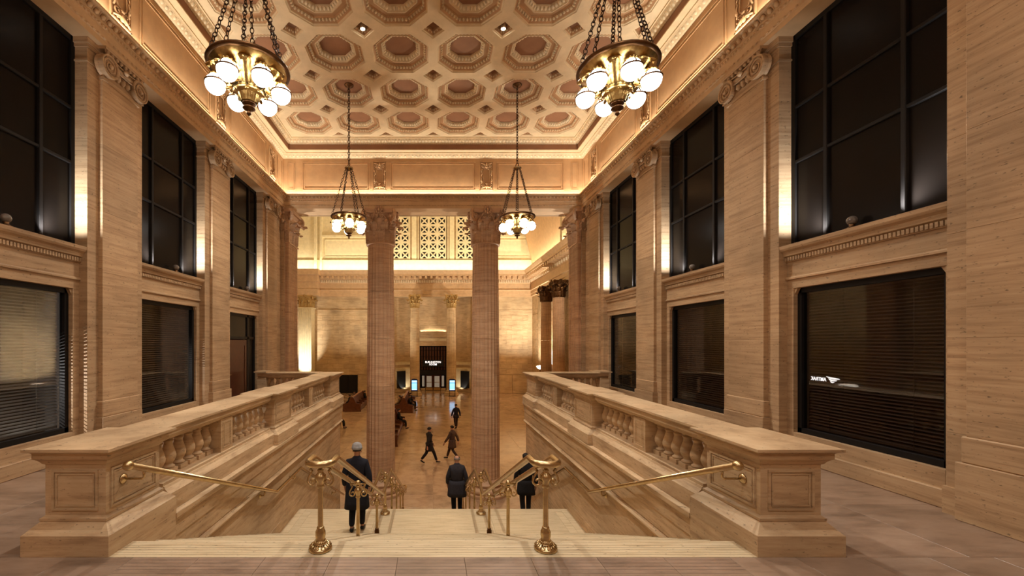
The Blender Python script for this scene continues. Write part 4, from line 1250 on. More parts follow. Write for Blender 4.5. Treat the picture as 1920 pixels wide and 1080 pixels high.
# inner walls of the hall
mb = MB()
for s in (-1, 1): mb.box(*sorted((s * 5.95, s * 20)), YI - 0.6, YI, ZF, 18)
mb.box(-20, 20, YI - 0.2, YI, ZS + 0.3, 18)
tag(mb.build('wall_hall_near', M['hall_stone']), 'near wall of the great hall with the opening to the stair', 'wall', kind='structure')
mb = MB(); mb.box(XHL - 1, XHR + 1, YI, YH + 4, 17.6, 18)
tag(mb.build('ceiling_hall', M['attic']), 'high plain ceiling of the great hall', 'ceiling', kind='structure')
mb = MB(); mb.box(XHL - 0.4, XHL, YI, YH + 4, ZF, 18)
tag(mb.build('wall_hall_left', M['hall_stone']), 'far left wall of the great hall', 'wall', kind='structure')
def block_me(w, h, d=0.05, mat='hall_stone'):
    mb = MB(); mb.frustum([(-w / 2, w / 2)] * 2 + [(-w / 2 + .012, w / 2 - .012)], [(-h / 2, h / 2)] * 2 + [(-h / 2 + .012, h / 2 - .012)], [-d, -0.012, 0])
    return mb.mesh('stone_block', [M[mat]])
BW, BH = 1.25, 0.56
bk = block_me(BW - 0.012, BH - 0.012); bkh = block_me(BW / 2 - 0.012, BH - 0.012)
# far wall: flat flanks and a bowed recess with the entrance
RX = 4.5
mb = MB()
mb.box(XHL, -RX, YH, YH + 0.5, ZF, 18); mb.box(RX, XHR + 0.5, YH, YH + 0.5, ZF, 18)
mb.box(-RX, RX, YH, YH + 3.5, 7.2, 18)
mb.box(XHL, XHR + 0.5, YH + 3.0, YH + 3.5, ZF, 8)
wf = mb.build('wall_far', M['hall_stone'])
tag(wf, 'far stone wall of the great hall with lit attic, cornice and a bowed entrance recess', 'wall', kind='structure')
ZW1 = 5.55
def blocks(parent, x0, x1, z0, z1, face):
    j = 0; z = z0
    while z + BH <= z1 + 0.01:
        x = x0 + (BW / 2 if j % 2 else 0)
        if j % 2: obj('stone_block', bkh, parent, *face(x0 + BW / 4, z + BH / 2))
        while x + BW <= x1 + 0.02:
            obj('stone_block', bk, parent, *face(x + BW / 2, z + BH / 2)); x += BW
        if x + BW / 2 <= x1 + 0.02: obj('stone_block', bkh, parent, *face(x + BW / 4, z + BH / 2))
        z += BH; j += 1
blocks(wf, -13.4, -RX - 0.2, -1.7, ZW1, lambda x, z: ((x, YH - 0.02, z), (PI / 2, 0, 0)))
blocks(wf, RX + 0.2, XHR, -1.7, ZW1, lambda x, z: ((x, YH - 0.02, z), (PI / 2, 0, 0)))
# bowed back of the recess
def bow(x): return YH + 2.4 * math.sqrt(max(0, 1 - (x / (RX + 0.05)) ** 2)) + 0.05
mb = MB()
xs = [-RX + 2 * RX * k / 36 for k in range(37)]
segs = [(-RX, -1.62, ZF, 7.2), (-1.62, 1.62, 1.47, 7.2), (1.62, RX, ZF, 7.2)]
for a, b, z0, z1 in segs:
    q = [x for x in xs if a < x < b]; q = [a] + q + [b]
    mb.rings([[(x, bow(x), z) for x in q] for z in (z0, z1)], False, False, 0, True)
    mb.rings([[(x, bow(x) + 0.3, z) for x in q] for z in (z0, z1)], False, False, 0, True)
bowed = mb.build('recess_wall', M['hall_stone'], wf)
for (a, b, z0, z1) in ((-RX + 0.1, -1.7, 0.4, 5.4), (1.7, RX - 0.1, 0.4, 5.4), (-1.6, 1.6, 3.4, 5.4)):
    j = 0; z = z0
    while z + BH < z1:
        n = max(1, round((b - a) / BW)); w = (b - a) / n
        for k in range(n):
            x = a + w * (k + (0.5 if j % 2 == 0 else 0.5)); 
            dx = 0.05; ang = math.atan2(bow(x + dx) - bow(x - dx), 2 * dx)
            obj('stone_block', bk, bowed, (x, bow(x) - 0.03, z + BH / 2), (PI / 2, 0, ang), (w / BW * 0.985, 1, 1))
        z += BH; j += 1
# ledges
def ledge(x0, x1, z, d, h, mat, name='ledge', bowl=True):
    mb = MB(); q = [x0 + (x1 - x0) * k / 8 for k in range(9)]
    for za, zb_, da in ((z, z + h * 0.5, d), (z + h * 0.5, z + h, d * 0.6)):
        mb.rings([[(x, bow(x) - (0.0 if i in (0, 3) else da), zz) for x in q] for i, zz in enumerate((za, za, zb_, zb_))], False, False, 0, False)
    return mb.build(name, M[mat], wf)
ledge(-1.62, 1.62, 2.55, 0.25, 0.6, 'hall_stone'); ledge(-1.62, 1.62, 2.1, 0.08, 0.3, 'attic')
for e in (-1, 1):
    a, b = sorted((e * 1.75, e * 4.4))
    ledge(a, b, -0.75, 0.22, 0.35, 'attic'); ledge(a, b, -1.35, 0.12, 0.25, 'attic'); ledge(a, b, ZF, 0.3, 0.45, 'hall_stone')
    mb = MB(); q = [a + (b - a) * k / 8 for k in range(9)]
    mb.rings([[(x, bow(x) - 0.07, z) for x in q] for z in (ZF + 0.45, -1.35)], False, False, 0, False); mb.build('dado', M['attic'], wf)
mb = MB(); mb.box(-RX - 0.2, RX + 0.2, YH - 0.25, YH + 2.6, 5.62, 5.66) if False else None
# lit ledge on the left flank
mb = MB(); mb.box(-13.3, -RX - 0.1, YH - 0.12, YH + 0.1, ZW1, ZW1 + 0.12); mb.box(RX + .1, XHR, YH - 0.05, YH + 0.1, ZW1, ZW1 + 0.08)
mb.box(-13.4, -RX, YH - 0.10, YH + 0.1, -1.8, -1.68); mb.box(RX, XHR, YH - 0.10, YH + 0.1, -1.8, -1.68); mb.build('ledge', M['hall_stone'], wf)
for x0, x1 in ((-13.4, -10.8), (-8.6, -RX), (RX, XHR)):
    n = max(1, round((x1 - x0) / 2.2))
    for k in range(n):
        m_ = MB(); m_.cbox(x0 + (x1 - x0) * k / n + .01, x0 + (x1 - x0) * (k + 1) / n - .01, YH - 0.07, YH + 0.1, ZF, -1.82, 0.02); m_.build('dado_slab', M['hall_stone'], wf)
# entablature of the hall
def hsweep(mb, prof, mi=0):
    X, Y = XHR, YH; A = -19.0
    for (d, z), (d2, z2) in zip(prof, prof[1:]):
        mb.add([(A, Y - d, z), (X - d, Y - d, z), (X - d2, Y - d2, z2), (A, Y - d2, z2)], [(0, 1, 2, 3)], mi)
        mb.add([(X - d, Y - d, z), (X - d, YI, z), (X - d2, YI, z2), (X - d2, Y - d2, z2)], [(0, 1, 2, 3)], mi)
mb = MB()
hsweep(mb, [(-0.1, 7.18), (0.22, 7.18), (0.22, 7.45), (0.26, 7.46), (0.26, 7.80), (0.34, 7.86), (0.34, 7.95), (0.24, 7.97), (0.24, 8.66), (0.30, 8.70), (0.32, 8.72), (0.34, 9.05), (0.45, 9.08), (0.50, 9.42), (1.0, 9.45), (1.0, 9.65), (1.05, 9.70), (1.18, 9.98), (1.18, 10.05), (0.6, 10.05), (-0.1, 10.0)])
mb.box(-15.7, -12.9, YH - 1.5, YH - 0.1, 7.18, 7.9); mb.box(-15.6, -13.0, YH - 1.45, YH - 0.1, 7.9, 8.7); mb.box(-15.9, -12.7, YH - 2.0, YH - 0.1, 9.45, 10.05); mb.box(-15.7, -12.9, YH - 1.6, YH, 8.7, 9.45)
t3 = mb.build('trim_3', M['ent'])
tag(t3, 'great hall entablature with brackets and dentils under a brightly lit cove', 'trim', kind='structure')
mb = MB(); mb2 = MB()
x = -13.2
while x < XHR - 0.5:
    mb.box(x - 0.13, x + 0.13, YH - 0.95, YH - 0.45, 9.12, 9.42); x += 0.62
x = -13.2
while x < XHR - 0.4:
    mb2.box(x - 0.055, x + 0.055, YH - 0.46, YH - 0.30, 8.74, 9.02); x += 0.20
y = YH - 1.0
while y > 30:
    mb.box(XHR - 0.95, XHR - 0.45, y - 0.13, y + 0.13, 9.12, 9.42); mb2.box(XHR - 0.46, XHR - 0.3, y - 0.055, y + 0.055, 8.74, 9.02); y -= 0.62
stuff(mb.build('bracket', M['ent'], t3)); stuff(mb2.build('dentil', M['egg'], t3))
# attic: cream panelled wall with pierced grilles
mb = MB()
mb.box(XHL, XHR, YH - 0.10, YH, 10.0, 11.25); 
mb.box(XHL, XHR, YH - 0.22, YH, 11.25, 11.38)
for x in (-1.9 - .55, 1.9 - .0): mb.box(x, x + 0.55, YH - 0.1, YH, 11.38, 17.5)
for e in (-1, 1):
    for x in (1.72, 2.68, 6.15): mb.box(e * x - 0.05, e * x + 0.05, YH - 0.14, YH, 11.38, 17.5)
mb.box(-13.6, -13.3, YH - 0.5, YH, 10.2, 17.5); mb.box(-13.0, -12.75, YH - 0.3, YH, 10.2, 17.5)
mb.box(-12.75, -6.2, YH - 0.2, YH, 14.0, 14.25); mb.box(6.2, XHR, YH - 0.2, YH, 14.0, 14.25)
mb.box(XHL, -1.5 * 3, YH - 0.02, YH - 0.01, 11.3, 17.5); mb.box(4.5, XHR, YH - 0.02, YH - 0.01, 11.3, 17.5)
at = mb.build('wall_attic', M['attic'])
tag(at, 'cream attic wall of the great hall above its cornice, washed with cove light', 'wall', kind='structure')
for e, x0, x1 in ((-1, -12.5, -6.4), (1, 6.4, 11.2)):
    mb = MB()
    for q in ((x0, x1, 11.75, 11.82), (x0, x1, 13.7, 13.77), (x0, x0 + .07, 11.75, 13.77), (x1 - .07, x1, 11.75, 13.77)): mb.box(q[0], q[1], YH - 0.08, YH, q[2], q[3])
    mb.build('panel_moulding', M['attic'], at)
def grille_cell():
    mb = MB(); h = 0.5; w = 0.10; t = 0.06
    for q in ((-h, h, -h, -h + 0.13), (-h, h, h - 0.13, h), (-h, -h + 0.13, -h + .13, h - .13), (h - 0.13, h, -h + .13, h - .13)): mb.box(q[0], q[1], -t, 0, q[2], q[3])
    i = h - 0.13; k = w * 0.75
    for a, b in (((-i, -i), (i, i)), ((-i, i), (i, -i))):
        dx, dz = b[0] - a[0], b[1] - a[1]; L = math.hypot(dx, dz); nx, nz = -dz / L * k, dx / L * k
        mb.prism([(a[0] + nx, a[1] + nz), (b[0] + nx, b[1] + nz), (b[0] - nx, b[1] - nz), (a[0] - nx, a[1] - nz)], 'y', -t, 0)
    mb.sphere((0, -t, 0), 0.13, 8, 4, sc3=(1, .4, 1))
    return mb.mesh('grille_cell', [M['attic']])
gc = grille_cell()
for i, xc in enumerate((-4.22, 0.0, 4.22)):
    g = MB(); g.box(xc - 1.55, xc + 1.55, YH - 0.035, YH - 0.03, 11.38, 17.5)
    gr = g.build('grille', M['void'])
    tag(gr, f'cream pierced stone grille of crossed squares in the attic wall, {("left", "middle", "right")[i]} one', 'grille', kind='structure')
    for a in (-1, 0, 1):
        for b in range(6): obj('grille_cell', gc, gr, (xc + a * 1.0, YH - 0.04, 11.95 + b * 0.985))
# right wall of the hall
mb = MB(); mb.box(XHR, XHR + 0.5, YI, YH, ZF, 18); mb.box(XHR - 0.12, XHR, 43.3, 44.6, -1.7, 7.2); mb.box(XHR - 0.1, XHR, YI, YH, 10, 11.3)
mb.box(XHR - 1.0, XHR, 33.5, 34.0, 10.0, 14.5)
wr = mb.build('wall_hall_right', M['hall_stone'])
tag(wr, 'right stone wall of the great hall receding beside paired columns', 'wall', kind='structure')
blocks(wr, 34.0, 43.0, -1.7, ZW1, lambda y, z: ((XHR - 0.02, y, z), (PI / 2, 0, -PI / 2)))
blocks(wr, 44.7, 47.6, -1.7, ZW1, lambda y, z: ((XHR - 0.02, y, z), (PI / 2, 0, -PI / 2)))
# sloping beam of the vault on the right
mb = MB(); mb.prism([(XHR, 10.6), (XHR - 0.9, 14.3), (XHR - 0.9, 14.8), (XHR + 0.4, 14.8)], 'y', 33, YH - 0.3)
tag(mb.build('trim_4', M['frieze']), 'sloping plaster vault springing above the right cornice of the hall', 'trim', kind='structure')
# columns of the hall
for x, lab in ((-2.05, 'left'), (2.05, 'right')):
    column('column', f'slender far column with gilded capital {lab} of the entrance in the great hall', x, 46.3, ZF, 5.75, 7.18, 0.53, 0.47, 'hall_stone', 'gilt_stone', 'far columns beside the entrance', drums=True)
for y, lab in ((35.4, 'nearer'), (39.3, 'farther')):
    column('column', f'{lab} of two fluted columns along the right wall of the great hall', 10.75, y, ZF, 5.75, 7.18, 0.53, 0.47, 'trav_col', 'bronze', 'columns along the right wall of the hall')
# tall square pilaster on the left
root = empty('pier', (-14.35, YH - 0.75, ZF))
tag(root, 'tall fluted square pillar at the left of the great hall lit white from below', 'pillar', kind='structure')
mb = MB(); mb.cbox(-0.85, 0.85, -0.75, 0.7, 0, 1.2, 0.02); mb.build('base', M['attic'], root)
mb = MB(); mb.box(-0.72, 0.72, -0.6, 0.7, 1.2, 9.7)
for k in range(8):
    xx = -0.66 + 1.32 * k / 7; mb.box(xx - 0.045, xx + 0.045, -0.65, -0.58, 1.2, 9.6)
mb.box(-0.85, 0.85, -0.7, 0.7, 9.66, 9.78)
mb.build('shaft', M['attic'], root)
capital(root, 0.7, 1.35, 9.78, 'gilt_stone', square=(0.72, 0.62))
# ---------------------------------------------------------------- entrance of the far room
YD = YH + 2.55
r = MB(); r.box(-1.66, 1.66, YD + 0.28, YD + 0.34, ZF, 1.5)
dr = r.build('door_2', M['void'])
tag(dr, 'dark framed entrance with glazed double doors under a lit name sign', 'door', kind='structure')
def dbox(name, x0, x1, y0, y1, z0, z1, mat, par=dr, ch=0.012):
    mb = MB(); mb.cbox(x0, x1, y0, y1, z0, z1, ch); return mb.build(name, M[mat], par)
for x in (-1.66, 1.54): dbox('frame', x, x + 0.12, YD - 0.1, YD + 0.28, ZF, 1.5, 'frame')
dbox('frame', -1.6, 1.6, YD - 0.1, YD + 0.28, 1.38, 1.5, 'frame'); dbox('lintel', -1.56, 1.56, YD - 0.14, YD + 0.28, -2.05, -1.46, 'frame')
for i in range(9):
    x = -1.54 + 3.08 * i / 9
    dbox('curtain', x + 0.07, x + 0.29, YD + 0.1, YD + 0.18, -1.46, 1.38, 'curtain', ch=0.05)
for i in range(1, 9): dbox('mullion', -1.54 + 3.08 * i / 9 - 0.022, -1.54 + 3.08 * i / 9 + 0.022, YD - 0.02, YD + 0.06, -1.46, 1.38, 'frame')
for z in (0.95, 0.15, -0.55, -1.1): dbox('transom', -1.54, 1.54, YD - 0.02, YD + 0.06, z - 0.025, z + 0.025, 'frame')
for x0, x1 in ((-0.94, -0.01), (0.01, 0.94)):
    lf = dbox('leaf', x0, x1, YD + 0.0, YD + 0.06, ZF + 0.02, -2.07, 'door')
    dbox('pane', x0 + 0.16, x1 - 0.16, YD - 0.02, YD + 0.01, ZF + 0.42, -2.2, 'interior', lf)
    dbox('push_bar', x0 + 0.12, x1 - 0.12, YD - 0.06, YD - 0.03, ZF + 0.98, ZF + 1.04, 'brass', lf)
    tag(dbox('kick_plate', x0 + 0.04, x1 - 0.04, YD - 0.03, YD - 0.0, ZF + 0.04, ZF + 0.36, 'gold', lf), 'brass kick plate')
for x0, x1 in ((-1.54, -0.97), (0.97, 1.54)):
    dbox('side_light', x0, x1, YD + 0.05, YD + 0.1, ZF + 0.3, -2.07, 'pane'); dbox('side_panel', x0, x1, YD - 0.02, YD + 0.1, ZF, ZF + 0.3, 'hall_stone')
    dbox('curtain', x0 + (0.2 if x0 < 0 else 0.08), x1 - (0.08 if x0 < 0 else 0.2), YD + 0.02, YD + 0.05, ZF + 0.5, -2.15, 'interior')
def text(name, body, size, loc, rot, mat, par=None, extrude=0.006, align='CENTER', sx=1.0, offset=0.0):
    c = bpy.data.curves.new(name, 'FONT'); c.body = body; c.size = size; c.extrude = extrude; c.align_x = align; c.offset = offset
    c.space_line = 0.85
    c.materials.append(M[mat]); o = bpy.data.objects.new(name, c); COL.objects.link(o)
    o.location = loc; o.rotation_euler = rot; o.scale = (sx, 1, 1)
    bpy.context.view_layer.update()
    me = bpy.data.meshes.new_from_object(o.evaluated_get(bpy.context.evaluated_depsgraph_get())); me.name = name
    bpy.data.objects.remove(o)
    o = obj(name, me, par, loc, rot, (sx, 1, 1)); o['kind'] = 'stuff'
    return o
sg = empty('sign', (0, YD - 0.2, -0.63)); tag(sg, 'black sign with two lines of lit white letters over the far entrance', 'sign')
mb = MB(); mb.cbox(-1.26, 1.26, -0.05, 0.1, -0.40, 0.40, 0.01); mb.build('board', M['black'], sg)
text('letters', 'BURLINGTON', 0.33, (0, -0.06, 0.035), (PI / 2, 0, 0), 'white_lit', sg, offset=0.004, sx=0.92)
text('letters', 'ROOM', 0.33, (0, -0.06, -0.235), (PI / 2, 0, 0), 'white_lit', sg, offset=0.004, sx=0.92)
# dark boards in the bowed recess and the dark doorway on the left flank
for e, lab in ((-1, 'left'), (1, 'right')):
    xc = e * 3.83; ang = math.atan2(bow(xc + .05) - bow(xc - .05), 0.1)
    b_ = empty('notice_board', (xc, bow(xc) - 0.16, -2.55), ang)
    tag(b_, f'large blank black display board on the pale wall {lab} of the far entrance', 'board', 'black display boards')
    mb = MB(); mb.cbox(-0.62, 0.62, -0.03, 0.05, -1.0, 1.0, 0.01); mb.build('panel', M['black'], b_)
    mb = MB()
    for q in ((-0.68, 0.68, -1.06, -1.0), (-0.68, 0.68, 1.0, 1.06), (-0.68, -0.62, -1.06, 1.06), (0.62, 0.68, -1.06, 1.06)): mb.box(q[0], q[1], -0.05, 0.05, q[2], q[3])
    mb.build('frame', M['frame'], b_)
mb = MB(); mb.box(-10.8, -8.7, YH - 0.03, YH + 0.05, ZF, -1.85)
d3 = mb.build('door_3', M['void']); tag(d3, 'plain dark doorway in the far wall left of the giant column', 'door', kind='structure')
for x0, x1 in ((-10.8, -10.68), (-9.81, -9.69), (-8.82, -8.7)):
    mb = MB(); mb.cbox(x0, x1, YH - 0.1, YH + 0.05, ZF, -1.85, 0.01); mb.build('frame', M['frame'], d3)

# ---------------------------------------------------------------- lit information screens
m, nt, bs = newmat('blue_screen')
tc = N(nt, 'ShaderNodeTexCoord'); sp = N(nt, 'ShaderNodeSeparateXYZ'); nt.links.new(tc.outputs['Generated'], sp.inputs[0])
rp = ramp(nt, [(0.0, (0.02, 0.03, 0.16)), (0.06, (0.55, 0.75, 1.0)), (0.10, (0.55, 0.75, 1.0)), (0.14, (0.25, 0.6, 1.0)), (0.60, (0.35, 0.75, 1.0)), (0.78, (0.12, 0.35, 0.8)), (0.86, (0.6, 0.85, 1.0)), (1.0, (0.4, 0.7, 1.0))])
nt.links.new(sp.outputs['Z'], rp.inputs[0]); nt.links.new(rp.outputs[0], bs.inputs['Emission Color']); bs.inputs['Emission Strength'].default_value = 1.3
bs.inputs['Base Color'].default_value = (0.01, 0.01, 0.02, 1)
M['screen'] = m
M['navy'] = paint('navy_metal', srgb(34, 34, 78), 0.4)
for x, lab in ((-2.03, 'left'), (2.08, 'right')):
    k = empty('information_kiosk', (x, 44.95, ZF)); tag(k, f'standing information screen glowing blue in front of the {lab} far column', 'screen', 'glowing information kiosks')
    mb = MB(); mb.prism([(-0.36, 0.55), (0.36, 0.55), (0.36, 1.78), (0.22, 1.90), (-0.22, 1.90), (-0.36, 1.78)], 'y', -0.06, 0.06); mb.build('housing', M['navy'], k)
    mb = MB(); mb.box(-0.28, 0.28, -0.075, -0.06, 0.66, 1.72); mb.build('screen', M['screen'], k)
    for e in (-1, 1):
        mb = MB(); mb.cbox(e * 0.30 - 0.03, e * 0.30 + 0.03, -0.04, 0.04, 0.03, 0.6, 0.006); mb.build('leg', M['frame'], k)
    mb = MB(); mb.cbox(-0.40, 0.40, -0.2, 0.2, 0.0, 0.035, 0.01); mb.build('foot', M['frame'], k)

# ---------------------------------------------------------------- standing bronze lamps of the hall
def standing_lamp(x, y, label, power):
    r = empty('standing_lamp', (x, y, ZF)); tag(r, label, 'lamp', 'standing bronze lamps of the great hall')
    mb = MB(); mb.lathe([(0.45, 0), (0.45, 0.12), (0.36, 0.16), (0.32, 0.3), (0.2, 0.4), (0.14, 0.5), (0, 0.5)], 20, cap=False); mb.build('base', M['bronze'], r)
    mb = MB(); mb.lathe([(0.09, 0.45), (0.12, 0.9), (0.07, 1.2), (0.055, 2.9), (0.09, 3.0), (0.06, 3.1), (0.12, 3.2), (0, 3.2)], 16, cap=False); mb.build('pole', M['bronze'], r)
    mb = MB(); mb.lathe([(0.10, 3.18), (0.22, 3.22), (0.33, 3.32), (0.39, 3.44), (0.40, 3.50), (0.385, 3.50), (0.32, 3.35), (0.2, 3.26), (0.0, 3.23)], 28, cap=False); mb.build('bowl', M['bowl_lit'], r)
    mb = MB(); torus(mb, (0, 0, 3.5), 0.40, 0.02, 28, 6); mb.build('rim', M['bronze'], r)
    area('standing_lamp_light', (x, y, ZF + 3.46), (PI, 0, 0), 0.5, 0.5, power * 0.7, WARM)
    return r
LP = 2300
standing_lamp(10.75, 41.4, 'glowing bowl lamp rising above the right balustrade end by the hall wall', LP)
standing_lamp(-6.2, 41.6, 'standing bowl lamp behind the left giant column near the far wall', 900)
standing_lamp(10.3, 23.4, 'standing bowl lamp by the right hall wall, mirrored in the left windows', LP)
standing_lamp(-11.0, 22.9, 'standing bowl lamp at the near left of the hall, mirrored in the right windows', LP)

# ---------------------------------------------------------------- wooden benches
def bench(x, y0, y1, label, W=1.5):
    r = empty('bench', (x, (y0 + y1) / 2, ZF)); tag(r, label, 'bench', 'long double-sided wooden benches of the great hall')
    L = (y1 - y0) / 2; h = W / 2
    out = [(-h, 0), (-h, 0.50), (-h - 0.03, 0.58), (-h, 0.66), (-h + 0.12, 0.66), (-h * 0.45, 0.74), (-0.16, 1.12), (-0.12, 1.2), (-0.06, 1.24), (0.06, 1.24), (0.12, 1.2), (0.16, 1.12), (h * 0.45, 0.74), (h - 0.12, 0.66), (h, 0.66), (h + 0.03, 0.58), (h, 0.50), (h, 0)]
    for e in (-1, 1):
        mb = MB(); mb.prism(out, 'y', e * L - 0.045, e * L + 0.045); ep = mb.build('end_panel', M['wood'], r)
        mb = MB(); mb.cbox(-h - 0.02, h + 0.02, e * L - 0.06, e * L + 0.06, 0, 0.14, 0.01); mb.build('foot', M['wood'], ep)
    for s in (-1, 1):
        mb = MB(); mb.prism([(s * 0.14, 0.40), (s * (h - 0.04), 0.44), (s * (h - 0.02), 0.46), (s * (h - 0.04), 0.485), (s * 0.14, 0.445)], 'y', -L, L); mb.build('seat', M['wood'], r)
        mb = MB(); mb.prism([(s * 0.20, 0.42), (s * 0.05, 1.16), (s * 0.02, 1.16), (s * 0.12, 0.42)], 'y', -L, L); mb.build('backrest', M['wood'], r)
        mb = MB(); mb.cbox(*sorted((s * (h - 0.16), s * (h - 0.12))), -L, L, 0, 0.42, 0.006); mb.build('skirt', M['wood'], r)
        n = 4
        for k in range(1, n):
            y = -L + 2 * L * k / n; mb = MB(); mb.prism([(s * 0.16, 0.48), (s * (h - 0.1), 0.48), (s * (h - 0.1), 0.64), (s * 0.14, 0.68)], 'y', y - 0.025, y + 0.025); mb.build('arm_rest', M['wood'], r)
    mb = MB(); mb.cbox(-0.10, 0.10, -L, L, 1.16, 1.24, 0.02); mb.build('top_rail', M['woodlite'], r)
    return r
bench(-6.85, 34.9, 39.8, 'dark wooden bench seen end-on left of the left giant column')
bench(-2.45, 34.3, 39.4, 'wooden bench with seated people just right of the left giant column')
bench(-2.75, 23.2, 29.0, 'nearest wooden bench, mostly hidden behind the left giant column')
bench(-7.30, 24.0, 29.2, 'wooden bench hidden behind the left stair wall end')

# ---------------------------------------------------------------- people
SKIN = paint('skin', srgb(190, 140, 112), 0.55, var=0.06)
GREYHAIR = paint('grey_hair', srgb(150, 140, 132), 0.8); DARKHAIR = paint('dark_hair', srgb(36, 28, 24), 0.7)
SHOE = paint('shoe_leather', (0.008, 0.007, 0.006), 0.4)
cloth_cache = {}
def cloth(rgb):
    if rgb not in cloth_cache: cloth_cache[rgb] = paint('cloth_%d_%d_%d' % rgb, srgb(*rgb), 0.9, var=0.25, scale=20)
    return cloth_cache[rgb]
def skin_obj(name, nodes, edges, root_i, mat, parent, levels=1):
    me = bpy.data.meshes.new(name); me.from_pydata([n[0] for n in nodes], edges, []); me.materials.append(mat)
    o = obj(name, me, parent)
    md = o.modifiers.new('skin', 'SKIN'); md.use_smooth_shade = True
    for i, n in enumerate(nodes):
        rr = n[1] if isinstance(n[1], tuple) else (n[1], n[1])
        me.skin_vertices[0].data[i].radius = rr
    me.skin_vertices[0].data[root_i].use_root = True
    sb_ = o.modifiers.new('smooth', 'SUBSURF'); sb_.levels = levels; sb_.render_levels = levels
    return o
def person(label, x, y, z, ang, H=1.75, pose='walk', coat=(40, 38, 42), legs=(22, 21, 24), hair=None, cap_col=None, coat_z=0.62, swing=0.22, bulk=1.0, bald=False):
    k = H / 1.76
    root = empty('person', (x, y, z), ang); root.scale = (k, k, k)
    tag(root, label, 'person')
    sit = pose == 'sit'
    pz = 0.55 if sit else 0.93
    dz = pz - 0.93
    def T(p): return (p[0], p[1], p[2] + dz)
    lean = 0.0
    sp = swing
    # joints: facing +y
    nodes = []; edges = []
    def add(p, r, par=None):
        nodes.append((p, r)); i = len(nodes) - 1
        if par is not None: edges.append((par, i))
        return i
    pel = add(T((0, 0, 0.93)), (0.13, 0.10))
    wa = add(T((0, 0, 1.10)), (0.12, 0.09), pel)
    ch = add(T((0, 0.0, 1.30)), (0.15, 0.11), wa)
    nb_ = add(T((0, 0, 1.45)), (0.075, 0.07), ch)
    nk = add(T((0, 0.01, 1.52)), 0.055, nb_)
    h1 = add(T((0, 0.025, 1.59)), (0.068, 0.082), nk)
    h2 = add(T((0, 0.015, 1.67)), (0.078, 0.096), h1)
    h3 = add(T((0, 0.005, 1.73)), (0.058, 0.070), h2)
    ns = add(T((0, 0.108, 1.615)), 0.014, h1)
    coat_n = [(T((0, 0, 0.98)), (0.175 * bulk, 0.135 * bulk)), (T((0, 0, 1.10)), (0.165 * bulk, 0.13 * bulk)), (T((0, 0, 1.28)), (0.185 * bulk, 0.14 * bulk)), (T((0, -0.005, 1.42)), (0.12, 0.095)), (T((0, 0, 1.49)), (0.085, 0.085)), (T((0, 0, 1.555)), (0.082, 0.084))]
    coat_e = [(0, 1), (1, 2), (2, 3), (3, 4), (4, 5)]
    leg_n = [(T((0, 0, 0.94)), (0.14, 0.11))]; leg_e = []
    shoes = []
    for s in (-1, 1):
        sw = s * sp
        sh = add(T((s * 0.17, 0, 1.40)), 0.06, ch)
        if sit:
            el = T((s * 0.25, 0.06, 1.15)); wr_ = T((s * 0.14, 0.28, 1.05)); hd_ = T((s * 0.08, 0.34, 1.04))
        else:
            el = (s * 0.255 * (1 + 0.1 * (bulk - 1)), -0.03 - sw * 0.5, 1.14); wr_ = (s * 0.265, -sw * 0.95 + 0.03, 0.90); hd_ = (s * 0.262, -sw * 1.0 + 0.05, 0.82)
        e_ = add(el, 0.045, sh); w_ = add(wr_, 0.03, e_); pm = add(hd_, (0.036, 0.022), w_)
        d = Vector(hd_) - Vector(wr_); d.normalize()
        side = Vector((0, 1, 0)) if not sit else Vector((s * 0.3, 0, -1)).normalized()
        for q, ln in ((-1.5, 0.062), (-0.5, 0.076), (0.5, 0.080), (1.5, 0.070)):
            f0 = Vector(hd_) + side * q * 0.019 + d * 0.03; f1 = f0 + d * ln * 0.55 + Vector((-s * 0.006, 0.008, 0)); f2 = f1 + d * ln * 0.45 + Vector((-s * 0.018, 0.012, 0))
            a_ = add(tuple(f0), 0.0095, pm); b_ = add(tuple(f1), 0.0085, a_); add(tuple(f2), 0.007, b_)
        t0 = Vector(hd_) + Vector((0, 0.03, 0.02)) - d * 0.01; t1 = t0 + d * 0.035 + Vector((0, 0.018, 0))
        a_ = add(tuple(t0), 0.011, pm); add(tuple(t1), 0.009, a_)
        i0 = len(coat_n)
        coat_n += [(T((s * 0.165, -0.005, 1.40)), 0.088), (el, 0.070), (tuple(Vector(wr_) * 1.0), 0.055)]
        coat_e += [(3, i0), (i0, i0 + 1), (i0 + 1, i0 + 2)]
        if sit:
            hip = T((s * 0.09, 0.02, 0.92)); kn = (s * 0.11, 0.46, 0.52); an = (s * 0.12, 0.50, 0.09); toe = (s * 0.13, 0.64, 0.04)
        else:
            fwd = sw
            hip = (s * 0.09, 0, 0.90)
            kn = (s * 0.095, fwd * 0.6 + 0.03 + (0.05 if fwd < 0 else 0), 0.50)
            an = (s * 0.095, fwd * 1.25 - 0.02, 0.09 + (0.10 if fwd < -0.1 else 0)); toe = (s * 0.105, an[1] + 0.16, 0.035 + (0.015 if fwd < -0.1 else 0))
        hp = add(hip, 0.09, pel); kk = add(kn, 0.058, hp); aa = add(an, 0.038, kk); add(toe, 0.03, aa)
        i0 = len(leg_n)
        leg_n += [(hip, 0.108), (kn, 0.080), ((an[0], an[1], an[2] + 0.02), 0.064)]
        leg_e += [(0, i0), (i0, i0 + 1), (i0 + 1, i0 + 2)]
        shoes.append((an, toe))
    skin_obj('body', nodes, edges, pel, SKIN, root)
    skin_obj('trousers', leg_n, leg_e, 0, cloth(legs), root)
    ct = skin_obj('coat', coat_n, coat_e, 0, cloth(coat), root)
